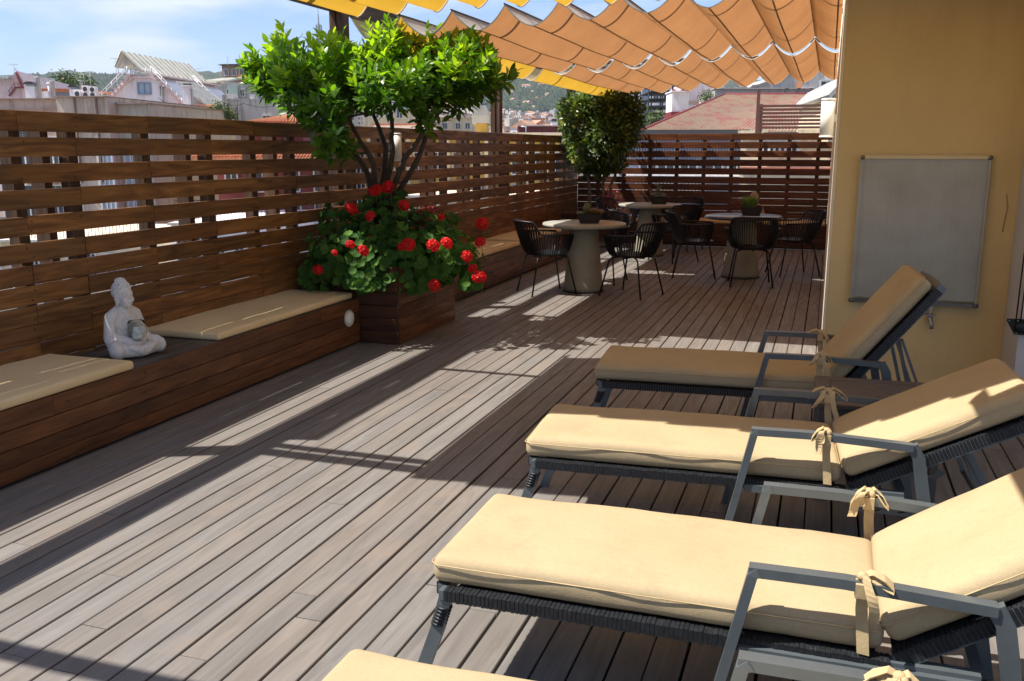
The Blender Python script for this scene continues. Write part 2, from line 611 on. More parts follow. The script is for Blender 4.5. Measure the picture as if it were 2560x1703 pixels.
# ---- cushions on the benches
t = NT('cushion_canvas')
cv = t.coord('pos', rand=True)
cn = t.noise(cv, 3.0, 5, 0.6)
weave = t.noise(t.coord('pos', (420, 420, 420), rand=False), 1.0, 2)
cc = t.ramp(cn, [(0.3, (0.415, 0.322, 0.187)), (0.7, (0.470, 0.368, 0.22))])
st = t.noise(t.coord('pos', (1, 1, 1)), 4.5, 5, 0.65, 0.3)
cc = t.mix(t.ramp(st, [(0.55, 0.0), (0.70, 0.38)]), cc, (0.32, 0.265, 0.165))
ss_ = t.noise(t.coord('pos', (1, 1, 1)), 16, 4, 0.6)
cc = t.mix(t.ramp(ss_, [(0.62, 0.0), (0.74, 0.22)]), cc, (0.30, 0.25, 0.17))
cc = t.mix(0.25, cc, t.ramp(weave, [(0.35, 0.6), (0.65, 1.1)]), 'MULTIPLY')
cc = t.mix(0.16, cc, t.ramp(t.noise(t.coord('pos', (70, 95, 80), rand=False), 1.0, 3, 0.6), [(0.3, 0.72), (0.7, 1.12)]), 'MULTIPLY')
t.set(cc, 0.85, 0, 0.2)
wr_ = t.noise(t.coord('pos', (5, 11, 9), rand=True), 1.0, 4, 0.55, 1.2)
t.bump(t.mix(0.2, t.mix(0.5, t.noise(cv, 9.0, 3), wr_), weave), 0.55, 0.010)
M['cushion'] = t.m
M['tie'] = plain('tie_canvas', (0.47, 0.355, 0.19), 0.85, 0, 0.12, 30, 0.2, 90)


t = NT('bench_canvas')
bv_ = t.coord('pos', rand=True)
t.set(t.ramp(t.noise(bv_, 3.0, 5, 0.6), [(0.3, (0.66, 0.50, 0.27)), (0.7, (0.74, 0.57, 0.32))]), 0.85, 0, 0.2)
t.bump(t.mix(0.3, t.noise(bv_, 8.0, 3), t.noise(bv_, 260.0, 2)), 0.4, 0.006)
M['bench_canvas'] = t.m


def cushion_mesh(lx, ly, lz, rad=0.018, puff=0.008, name='cushion'):
    """soft box, origin at the middle of the underside"""
    bm = bmesh.new()
    nx, ny = max(4, int(lx / 0.06)), max(4, int(ly / 0.06))
    bmesh.ops.create_grid(bm, x_segments=nx, y_segments=ny, size=0.5)
    for v in bm.verts:
        v.co.x *= lx - 2 * rad; v.co.y *= ly - 2 * rad
    ext = bmesh.ops.extrude_face_region(bm, geom=list(bm.faces))
    for v in [g for g in ext['geom'] if isinstance(g, bmesh.types.BMVert)]: v.co.z += lz - 2 * rad
    bmesh.ops.recalc_face_normals(bm, faces=bm.faces)
    # round the edges: push everything outwards along smooth offset by rounded steps
    ed = [e for e in bm.edges if len(e.link_faces) == 2 and e.calc_face_angle(0) > 0.8]
    for v in bm.verts:
        v.co.z += rad
    for v in bm.verts:
        sx = 1 if v.co.x > 0 else -1; sy = 1 if v.co.y > 0 else -1
        v.co.x *= lx / (lx - 2 * rad); v.co.y *= ly / (ly - 2 * rad)
        v.co.z = (v.co.z - lz / 2) * lz / (lz - 2 * rad) + lz / 2
    bmesh.ops.bevel(bm, geom=ed, offset=rad, segments=4, profile=0.5, affect='EDGES')
    for v in bm.verts:
        fx = math.cos(math.pi * min(0.5, max(-0.5, v.co.x / lx))); fy = math.cos(math.pi * min(0.5, max(-0.5, v.co.y / ly)))
        if v.co.z > lz * 0.6:
            v.co.z += puff * (max(0, fx) * max(0, fy)) ** 0.4 + 0.0045 * mnoise.noise(v.co * 4.5) + 0.002 * mnoise.noise(v.co * 13)
        k = 1 - abs(v.co.z / lz * 2 - 1)
        v.co.x += (0.006 * k + 0.002 * mnoise.noise(v.co * 7)) * (1 if v.co.x > 0 else -1) * (abs(v.co.x) > lx / 2 - rad * 1.1)
        v.co.y += (0.006 * k + 0.006 * mnoise.noise(v.co * 5)) * (1 if v.co.y > 0 else -1) * (abs(v.co.y) > ly / 2 - rad * 1.1)
    me = bpy.data.meshes.new(name)
    bm.to_mesh(me); bm.free()
    for p in me.polygons: p.use_smooth = True
    return me


def seam_mb(lx, ly, z, out=0.0075, r=0.0018):
    b = MB()
    hx, hy, q = lx / 2 + out - .001, ly / 2 + out - .001, 0.02
    pts = [(-hx + q, -hy, z), (hx - q, -hy, z), (hx, -hy + q, z), (hx, hy - q, z), (hx - q, hy, z), (-hx + q, hy, z), (-hx, hy - q, z), (-hx, -hy + q, z)]
    b.tube(pts, r, 5, closed=True)
    return b


def bench_cushion(label, c, lx, ly, lz=0.05, rz=0, group='tan cushions on the benches'):
    o = link('bench_cushion', cushion_mesh(lx, ly, lz, 0.014, 0.004), M['bench_canvas'])
    o.location = c; o.rotation_euler = (0, 0, rz)
    tag(o, label, 'cushion', group)
    return o


bench_cushion('tan bench cushion cut off by the left edge, left of the large statue', (-3.81, 2.98, 0.3695), 0.58, 1.97)
bench_cushion('tan bench cushion between the large statue and the geranium planter', (-3.835, 5.63, 0.3695), 0.565, 1.76, rz=R(0.5))
bench_cushion('tan bench cushion just beyond the geraniums', (-3.84, 9.92, 0.3695), 0.55, 1.82)
bench_cushion('tan bench cushion behind the nearest dining table, on the left bench', (-3.86, 11.95, 0.3695), 0.53, 1.8)
bench_cushion('tan bench cushion on the far bench, right of the small statue', (-0.46, 15.36, 0.3695), 0.92, 0.5)
bench_cushion('tan bench cushion on the far bench, behind the middle dining chairs', (-2.15, 15.36, 0.3695), 1.7, 0.5)

# ---- planter box of the citrus tree
pl = empty('planter_box', (-3.63, 7.16, 0)); tag(pl, 'square dark wooden planter box holding the citrus tree and red geraniums', 'planter')
X0, X1, Y0, Y1 = -0.455, 0.45, -0.60, 0.60
for k in range(6):
    z0, z1 = 0.003 + k * 0.1045, 0.003 + k * 0.1045 + 0.102
    j = rnd.uniform(-.0015, .0015)
    MB().cbox(((X0 + X1) / 2, Y0 + 0.011 + j, (z0 + z1) / 2), (X1 - X0 - 0.002, 0.022, z1 - z0), 0.003).build('plank', M['bench_x'], pl)
    MB().cbox((X1 - 0.011 + j, 0, (z0 + z1) / 2), (0.022, Y1 - Y0 - 0.046, z1 - z0), 0.003).build('plank', M['bench_y'], pl)
    MB().cbox(((X0 + X1) / 2, Y1 - 0.011, (z0 + z1) / 2), (X1 - X0 - 0.002, 0.022, z1 - z0), 0.003).build('plank', M['bench_x'], pl)
M['soil'] = plain('soil', (0.03, 0.022, 0.015), 0.95, 0, 0.4, 30, 0.5)
MB().bx(X0 + 0.03, X1 - 0.03, Y0 + 0.03, Y1 - 0.03, 0.0, 0.585).build('soil', M['soil'], pl)

# ---- round bulkhead light on the bench face
M['offwhite'] = plain('offwhite_plastic', (0.62, 0.58, 0.50), 0.45, 0, 0.08, 20)
M['white'] = plain('white_paint', (0.78, 0.77, 0.74), 0.4, 0, 0.06, 8)
bl = empty('bench_light', (-3.52, 6.36, 0.235)); tag(bl, 'round off-white bulkhead light on the bench front beside the planter', 'light')
mrot = Matrix.Rotation(R(90), 3, 'Y')
b = MB().lathe([(0.066, 0.0), (0.068, 0.012), (0.059, 0.022), (0.054, 0.020)], 28)
b.v = [tuple(mrot @ Vector(p)) for p in b.v]; b.build('rim', M['offwhite'], bl)
b = MB().lathe([(0.054, 0.017), (0.041, 0.029), (0.018, 0.034), (0.0001, 0.035)], 28)
b.v = [tuple(mrot @ Vector(p)) for p in b.v]; b.build('diffuser', M['white'], bl)

# ================================================================== YELLOW WALL
t = NT('ochre_stucco')
wv = t.coord('pos', rand=False)
big = t.noise(wv, 1.1, 5, 0.6)
st = t.noise(t.coord('pos', (3, 3, 0.5), rand=False), 2.0, 5, 0.65)
c = t.ramp(big, [(0.3, (0.60, 0.45, 0.215)), (0.7, (0.68, 0.52, 0.265))])
c = t.mix(t.ramp(st, [(0.5, 0.0), (0.75, 0.35)]), c, (0.46, 0.35, 0.19))
t.set(c, 0.9, 0, 0.2)
t.bump(t.mix(0.35, t.noise(wv, 55, 4, 0.6), t.noise(wv, 14, 4, 0.6)), 0.28, 0.008)
M['stucco'] = t.m
WY = 6.3
wl = empty('yellow_wall'); tag(wl, 'ochre yellow stucco house wall behind the sun loungers', 'wall')
MB().bx(0.05, 4.2, WY, 16.4, -0.06, 4.2).build('wall', M['stucco'], wl)
MB().bx(0.030, 0.049, WY + 0.004, 15.62, -0.02, 3.4).build('sunlit_side_slab', plain('sunlit_cream', (0.72, 0.64, 0.47), 0.9, 0, 0.08, 3, 0.3, 60), wl)  # thin slab added on the side wall; its cream colour carries the sunlit brightness
M['pale_stucco'] = plain('pale_grey_stucco', (0.52, 0.49, 0.47), 0.9, 0, 0.1, 2, 0.5, 60)
pil = MB().bx(1.095, 1.6, 5.84, WY - 0.004, -0.06, 2.17).build('pilaster', M['pale_stucco'], wl)
MB().bx(-0.9, 3.4, 5.74, WY - 0.004, 2.66, 2.80).build('eave', M['stucco'], wl)  # unseen eave added above the view to shade the wall, run past its corner
MB().bx(1.15, 3.4, 5.2, WY - 0.004, 2.175, 2.655).build('soffit_box', M['stucco'], wl)
MB().bx(0.06, 1.18, WY - 0.008, WY + 0.01, 0.0, 0.085).build('skirting', M['stucco'], wl)
t = MB(); t.tube([(1.03, WY - 0.002, 1.28), (1.045, WY - 0.004, 1.2), (1.035, WY - 0.003, 1.12), (1.03, WY - 0.004, 1.05)], 0.0025, 5)
t.build('old_wire', plain('rust', (0.33, 0.20, 0.09), 0.8), wl)

# ---- metal cabinet door on the wall
t = NT('brushed_steel')
sv = t.coord('pos', (90, 90, 3), rand=False)
f1 = t.noise(sv, 1.0, 4, 0.6)
f2 = t.noise(t.coord('pos', (2, 2, 2), rand=False), 2.2, 5, 0.6)
t.set(t.mix(0.5, t.ramp(f2, [(0.3, (0.34, 0.315, 0.255)), (0.7, (0.39, 0.36, 0.295))]), t.ramp(f1, [(0.3, 0.88), (0.7, 1.03)]), 'MULTIPLY'), t.ramp(f2, [(0.3, 0.54), (0.7, 0.45)]), 0.7, 0.5)
t.bump(f1, 0.06, 0.001)
M['steel'] = t.m
M['alu'] = plain('aluminium', (0.34, 0.33, 0.31), 0.45, 0.8)
M['bolt'] = plain('bolt', (0.16, 0.15, 0.14), 0.4, 0.8)
cb = empty('cover_plate', (0.556, WY, 1.05)); tag(cb, 'flat grey brushed metal cover panel fixed on the yellow wall', 'panel')
hw, hh = 0.360, 0.435
MB().bx(-hw, hw, -0.030, -0.004, -hh, hh).build('sheet', M['steel'], cb)
MB().bx(-hw - 0.012, -hw + 0.010, -0.040, -0.031, -hh - 0.01, hh).build('rail', M['steel'], cb)
MB().bx(hw - 0.006, hw + 0.008, -0.040, -0.031, -hh - 0.01, hh).build('rail', M['steel'], cb)
MB().bx(-hw - 0.02, hw + 0.018, -0.050, -0.031, hh + 0.001, hh + 0.022).build('rail', plain('cream_rail', (0.62, 0.52, 0.30), 0.5), cb)
MB().bx(-hw - 0.02, hw + 0.018, -0.052, -0.031, -hh - 0.034, -hh - 0.011).build('rail', M['bolt'], cb)
for sx in (-1, 1):
    for sz in (-1, 1):
        b = MB().lathe([(0.0135, 0), (0.0135, 0.008), (0.007, 0.012), (0.0001, 0.013)], 12)
        mm = Matrix.Rotation(R(90), 3, 'X')
        b.v = [tuple(mm @ Vector(p) + Vector((sx * hw, -0.052, sz * (hh + 0.004) + (0.006 if sz > 0 else -0.018)))) for p in b.v]
        b.build('bolt', M['bolt'], cb)
# ---- garden tap below it
tp = empty('garden_tap', (0.668, WY, 0.52)); tag(tp, 'small metal garden tap on the yellow wall under the metal panel', 'tap')
MB().tube([(0, -0.03, 0.09), (0, -0.032, 0.0)], 0.013, 10).build('pipe', plain('pipe_pale', (0.48, 0.43, 0.34), 0.6), tp)
MB().tube([(0, -0.032, 0.012), (0, -0.034, -0.03), (0.008, -0.06, -0.048), (0.012, -0.066, -0.085)], [0.015, 0.015, 0.012, 0.013], 10).build('spout', M['alu'], tp)
MB().box((0, -0.05, 0.002), (0.062, 0.012, 0.008)).box((0, -0.04, 0.0), (0.012, 0.03, 0.012)).build('handle', M['alu'], tp)
MB().tube([(-0.005, -0.03, 0.005), (-0.05, -0.014, 0.009), (-0.085, -0.006, 0.01)], 0.0028, 6).build('wire', plain('rust2', (0.2, 0.1, 0.05), 0.8), tp)

# ---- black pulley plate with cords at the right edge
pu = empty('cord_pulley', (1.075, 5.80, 0.555)); tag(pu, 'black pulley bracket with two taut cords at the right edge', 'pulley')
M['black'] = plain('black_metal', (0.014, 0.014, 0.015), 0.42, 0.2)
MB().prism([(-0.055, 0.045), (-0.055, 0.03), (-0.012, -0.045), (0.09, -0.045), (0.09, 0.045)], -0.012, 0.002).build('plate', M['black'], pu)
b = MB().lathe([(0.022, 0), (0.030, 0.004), (0.024, 0.012), (0.030, 0.02), (0.022, 0.024), (0.0001, 0.024)], 18)
mm = Matrix.Rotation(R(90), 3, 'X')
b.v = [tuple(mm @ Vector(p) + Vector((0.015, -0.013, 0.0))) for p in b.v]; b.build('wheel', M['black'], pu)
for sx, sz in ((-0.045, 0.036), (0.0, 0.036), (-0.002, -0.035)):
    MB().box((sx, -0.0145, sz), (0.006, 0.004, 0.006)).build('screw', M['alu'], pu)
for dx in (-0.012, 0.012):
    MB().tube([(dx, -0.02, 0.03), (dx + 0.015, -0.03, 1.9)], 0.004, 6).build('cord', M['black'], pu)
MB().box((0.05, 0.018, 0.0), (0.03, 0.03, 0.06)).build('mount', M['black'], pu)

# ---- white tubular lamps
def wall_lamp(name, label, loc, rz, r=0.057, h=0.285, plate=True):
    e = empty(name, loc, rz); tag(e, label, 'lamp', 'white tubular lamps')
    MB().lathe([(r, -h / 2), (r, h / 2)], 24).build('tube', M['white'], e)
    MB().lathe([(r + .002, h / 2 + .0005), (r + .002, h / 2 + 0.012), (r * .8, h / 2 + 0.016), (0.0001, h / 2 + 0.016)], 24).build('cap', M['white'], e)
    MB().lathe([(r + .002, -h / 2 - 0.012), (r + .002, -h / 2 - .0005)], 24).build('cap', M['white'], e)
    MB().box((r + 0.014, 0, 0.0), (0.03, 0.03, 0.05)).box((r + 0.033, 0, 0.0), (0.008, 0.085, 0.13)).build('bracket', M['white'], e)
    return e


wall_lamp('wall_lamp', 'white tubular lamp on the edge of the yellow wall above the far fence', (-0.030, 6.86, 1.752), 0, 0.047, 0.235)
wall_lamp('wall_lamp', 'white tubular lamp on the fence corner in front of the round shrub', (-4.0, 14.75, 1.62), R(150), 0.045, 0.22)
wall_lamp('wall_lamp', 'pale lamp on the fence top behind the citrus branches', (-4.02, 8.35, 1.56), R(180), 0.05, 0.24)
# ================================================================== PERGOLA AND CANOPIES
pg = empty('pergola', (-4.35, 7.9, 0)); tag(pg, 'dark wooden pergola frame with posts behind the fence, carrying the canopies', 'pergola')
BZ0, BZ1 = 2.775, 2.905
PXC = -4.355


def ppart(name, b, mat='beam'):
    b.v = [(x + 4.35, y - 7.9, z) for x, y, z in b.v]
    return b.build(name, M[mat], pg)


ppart('beam', MB().bx(PXC - 0.065, PXC + 0.065, -2.0, 16.2, BZ0, BZ1))
for y in (-1.3, 3.2, 7.9, 12.2, 16.1):
    ppart('post', MB().bx(PXC - 0.062, PXC - 0.003, y - 0.065, y + 0.065, -0.05, BZ0 - .002), 'post')
    ppart('post', MB().bx(PXC + 0.003, PXC + 0.062, y - 0.052, y + 0.078, -0.05, BZ0 - .002), 'post')
M['rail'] = plain('rail_metal', (0.10, 0.085, 0.07), 0.5, 0.4)
for y, w, h in ((1.26, 0.07, 0.10), (3.20, 0.075, 0.12), (3.315, 0.055, 0.08), (5.2, 0.045, 0.06), (6.93, 0.07, 0.10), (7.45, 0.045, 0.05), (9.55, 0.045, 0.05), (12.0, 0.04, 0.05), (14.0, 0.04, 0.05), (15.47, 0.07, 0.09)):
    ppart('cross_rail', MB().bx(PXC + 0.066, 4.0 if y < 6.2 else 0.028, y - w / 2, y + w / 2, BZ0 + 0.006, BZ0 + 0.006 + h), 'post')

M['cloth_orange'] = clothmat('canopy_cloth_orange', (0.42, 0.215, 0.09), (0.50, 0.45, 0.39), (0.76, 0.36, 0.145), 0.24)
M['cloth_yellow'] = clothmat('canopy_cloth_yellow', (0.50, 0.33, 0.06), (0.5, 0.43, 0.28), (0.85, 0.50, 0.055), 0.34)
M['hem'] = plain('hem_tape', (0.70, 0.62, 0.50), 0.8)
M['seam'] = plain('seam_tape', (0.34, 0.22, 0.12), 0.8)


def canopy(label, x0, x1, period, y0, y1, zv, zr, mat, sag=0.02, seam=True, slope=0.0, clip=99):
    e = empty('shade_canopy', ((x0 + x1) / 2, (y0 + y1) / 2, zr)); tag(e, label, 'canopy', 'folded fabric canopies under the pergola')
    ox, oy, oz = e.location
    n = max(1, round((x1 - x0) / period)); per = (x1 - x0) / n
    vs, fs = [], []
    K, NY = 14, 14
    seed = rnd.random() * 50
    ridg, vall = [], []
    for i in range(n):
        for k in range(K + (1 if i == n - 1 else 0)):
            t_ = k / K * 2 - 1
            x = x0 + (i + (t_ + 1) / 2) * per
            if x > clip: continue
            for j in range(NY + 1):
                yy = y0 + (y1 - y0) * j / NY
                s_ = 0.82 * abs(t_) ** 2.0 + 0.18 * abs(t_)
                vz = zv + 0.018 * mnoise.noise(Vector((i * 3.1, seed, j * .15))) - sag * math.sin(math.pi * j / NY) * 0.6
                z = vz + (zr - vz) * s_ + slope * (x - x1)
                z += 0.006 * mnoise.noise(Vector((x * 6, yy * 1.5, seed))) * (1 - s_)
                # the cloth draws in a little at both hems
                dy = 0.028 * (1 - s_) * (1 if j == 0 else (-1 if j == NY else 0))
                vs.append((x - ox, yy + dy - oy, z - oz))
    cols = len(vs) // (NY + 1)
    for a in range(cols - 1):
        for j in range(NY):
            p = a * (NY + 1) + j
            fs.append((p, p + NY + 1, p + NY + 2, p + 1))
    MB().add(vs, fs, True).build('cloth', mat, e)
    # hem tape along both edges
    for j in (0, NY):
        h = MB(); off = -0.006 if j == 0 else 0.006
        pts = [Vector(vs[a * (NY + 1) + j]) + Vector((0, off, -0.003)) for a in range(cols)]
        h.tube(pts, 0.005, 5)
        h.build('hem', M['hem'], e)
    # seam tape along each valley, rod on each ridge
    sm, rd = MB(), MB()
    for i in range(n):
        a = i * K + K // 2
        if a >= cols: continue
        pts = [Vector(vs[a * (NY + 1) + j]) + Vector((0, 0, -0.003)) for j in range(NY + 1)]
        if seam: sm.ribbon(pts, 0.013, (1, 0, 0))
    if seam: sm.build('seam_tape', M['seam'], e)
    for i in range(n + 1):
        a = i * K
        if a >= cols: continue
        q0, q1 = Vector(vs[a * (NY + 1)]), Vector(vs[a * (NY + 1) + NY])
        MB().tube([q0 + Vector((0, -.02, .004)), q1 + Vector((0, .02, .004))], 0.007, 6).build('rod', M['rail'], e)
    return e


canopy('orange wavy fabric canopy nearest the wall and the citrus tree, with sky above its edge', -3.312, 0.208, 0.44, 7.02, 10.90, 2.60, 2.765, M['cloth_orange'], slope=0.052, clip=0.028)
canopy('orange wavy fabric canopy at the far end above the farthest table', -3.312, 0.208, 0.44, 10.98, 15.40, 2.58, 2.74, M['cloth_orange'], slope=0.052, clip=0.028)
canopy('yellow fabric canopy cut off by the top edge, above the nearest deck', -3.27, 1.15, 0.30, 3.17, 5.95, 2.44, 2.68, M['cloth_yellow'], seam=False)
canopy('yellow fabric canopy gathered over the loungers at the right', -0.50, 2.9, 0.22, 0.9, 3.12, 2.35, 2.66, M['cloth_yellow'], seam=False)

# ---- hanging valances along the left beam
def valance(label, y0, y1, x=-4.20, z0=2.74, z1=3.0):
    vs, fs = [], []
    NY, NZ = 24, 5
    for j in range(NY + 1):
        for k in range(NZ + 1):
            y = y0 + (y1 - y0) * j / NY; z = z1 + (z0 - z1) * k / NZ
            w = k / NZ
            xx = x + 0.05 * (1 - w) + w * 0.018 * math.sin(y * 7.0) + 0.01 * mnoise.noise(Vector((y * 3, z * 4, x)))
            vs.append((xx, y, z + w * 0.012 * math.sin(y * 3.3)))
    for j in range(NY):
        for k in range(NZ):
            p = j * (NZ + 1) + k
            fs.append((p, p + NZ + 1, p + NZ + 2, p + 1))
    o = MB().add(vs, fs, True).build('valance', M['cloth_yellow'])
    tag(o, label, 'valance')
    return o


valance('yellow fabric valance above the citrus tree, left of its topmost shoot', 3.4, 7.45, x=-4.27, z0=2.85, z1=3.06)
canopy('yellow end drape of the canopy between the citrus crown and the wooded hill', -3.75, -3.325, 0.425, 7.02, 10.86, 2.365, 2.585, M['cloth_yellow'], seam=False, sag=0.0)
canopy('short yellow end drape of the far canopy above the round shrub', -3.75, -3.325, 0.425, 11.15, 15.40, 2.365, 2.585, M['cloth_yellow'], seam=False, sag=0.0)
# ================================================================== SUN LOUNGERS
M['slate'] = plain('slate_powdercoat', (0.115, 0.135, 0.145), 0.38, 0.35, 0.10, 12, 0.05, 300)
t = NT('dark_wicker')
wkv = t.coord('obj', rand=False)
t.set(t.ramp(t.noise(wkv, 60, 3), [(0.3, (0.009, 0.010, 0.012)), (0.7, (0.022, 0.024, 0.027))]), 0.45, 0, 0.35)
M['wicker'] = t.m
SL, SW, CT = 1.20, 0.53, 0.085       # seat length, cushion width, cushion thickness
FZ = 0.325                            # top of the frame


def wrap(b, p0, p1, w, h, step=0.0125, skip=0.0):
    """bands of wicker wound round a rail"""
    p0, p1 = Vector(p0), Vector(p1)
    d = p1 - p0; n = int(d.length / step)
    ang = math.atan2(d.y, d.x) if abs(d.z) < 1e-3 else 0
    for i in range(n):
        p = p0 + d * ((i + 0.5) / n)
        if abs(d.y) > abs(d.x): b.cbox(p, (w + rnd.uniform(0, .003), step * 0.86, h + rnd.uniform(0, .003)), 0.003) if False else b.box(p, (w + rnd.uniform(0, .004), step * 0.82, h + rnd.uniform(0, .004)))
        else: b.box(p, (step * 0.82, w + rnd.uniform(0, .004), h + rnd.uniform(0, .004)))


def tie(parent, x, y, z, seed, side):
    """canvas strip knotted round an arm rest"""
    q = random.Random(seed)
    b = MB()
    # band round the arm and knot
    b.ribbon([(x, y - .022, z - .03), (x, y - .023, z + .005), (x, y, z + .009), (x, y + .023, z + .005), (x, y + .022, z - .03), (x, y, z - .034), (x, y - .022, z - .03)], 0.03, (1, 0, 0))
    b.ball((x, y - .004, z + .020), (0.015, 0.014, 0.012), 8, 6)
    b.ball((x + .008, y - .012, z + .014), (0.011, 0.010, 0.013), 8, 6)
    # one or two limp loops lying along the arm, drooping at their ends
    for sg in ((1, -1) if q.random() < .4 else (q.choice((1, 1, -1)),)):
        L0 = q.uniform(.045, .085)
        dy = q.uniform(-.035, .004)
        dn = q.uniform(.006, .04)
        pts = [(x, y, z + .020), (x + sg * L0 * .3, y + dy * .2, z + .031), (x + sg * L0 * .7, y + dy * .7, z + .026 - dn * .3), (x + sg * L0, y + dy, z + .014 - dn * .8), (x + sg * L0 * 1.02, y + dy * 1.1, z + .006 - dn), (x + sg * L0 * .8, y + dy * .95, z + .008 - dn * .7), (x + sg * L0 * .4, y + dy * .5, z + .014), (x, y, z + .016)]
        tw = q.uniform(-.5, .5)
        b.ribbon(pts, [.012, .019, .025, .026, .026, .024, .018, .011], [Vector((-.25 * sg + tw * k * .12, 1, .3 + tw * .2 * k)) for k in range(8)])
    # a long tail folding over the outer side, sometimes a short one
    for sg, ln in ((q.choice((1, 1, -1)), q.uniform(.08, .16)),) + (((-1, q.uniform(.03, .08)),) if q.random() < .4 else ()):
        pts = [(x, y - .008, z + .020)]
        wd = [Vector((.3, .8, .3))]
        sway, tw = q.uniform(.01, .05), q.uniform(-.9, .9)
        for i in range(1, 11):
            s_ = i / 10
            pts.append((x + sg * (.012 + sway * s_ + .006 * math.sin(s_ * 5 + seed)), y - .020 - .016 * math.sin(min(1.5, s_ * 2.4)) - .005 * math.sin(s_ * 6 + seed), z + .024 - .010 * s_ - ln * max(0, s_ - .15) ** 1.2))
            wd.append(Vector((1, .3 * math.sin(i * .5 + seed) + tw * s_, -.2 * sg)))
        b.ribbon(pts, [.011] + [.018 + .008 * min(1, i / 5) for i in range(10)], wd)
    # strip running down to the cushion
    pts = [(x + .004, y, z - .03), (x + .004, y + side * .010, z - .07), (x + .010, y + side * .014, z - .13), (x + .016, y + side * .008, z - .19)]
    b.ribbon(pts, 0.029, [Vector((1, .12, 0)), Vector((1, .3, 0)), Vector((1, .1, 0)), Vector((1, -.2, 0))])
    return b.build('tie_bow', M['tie'], parent)


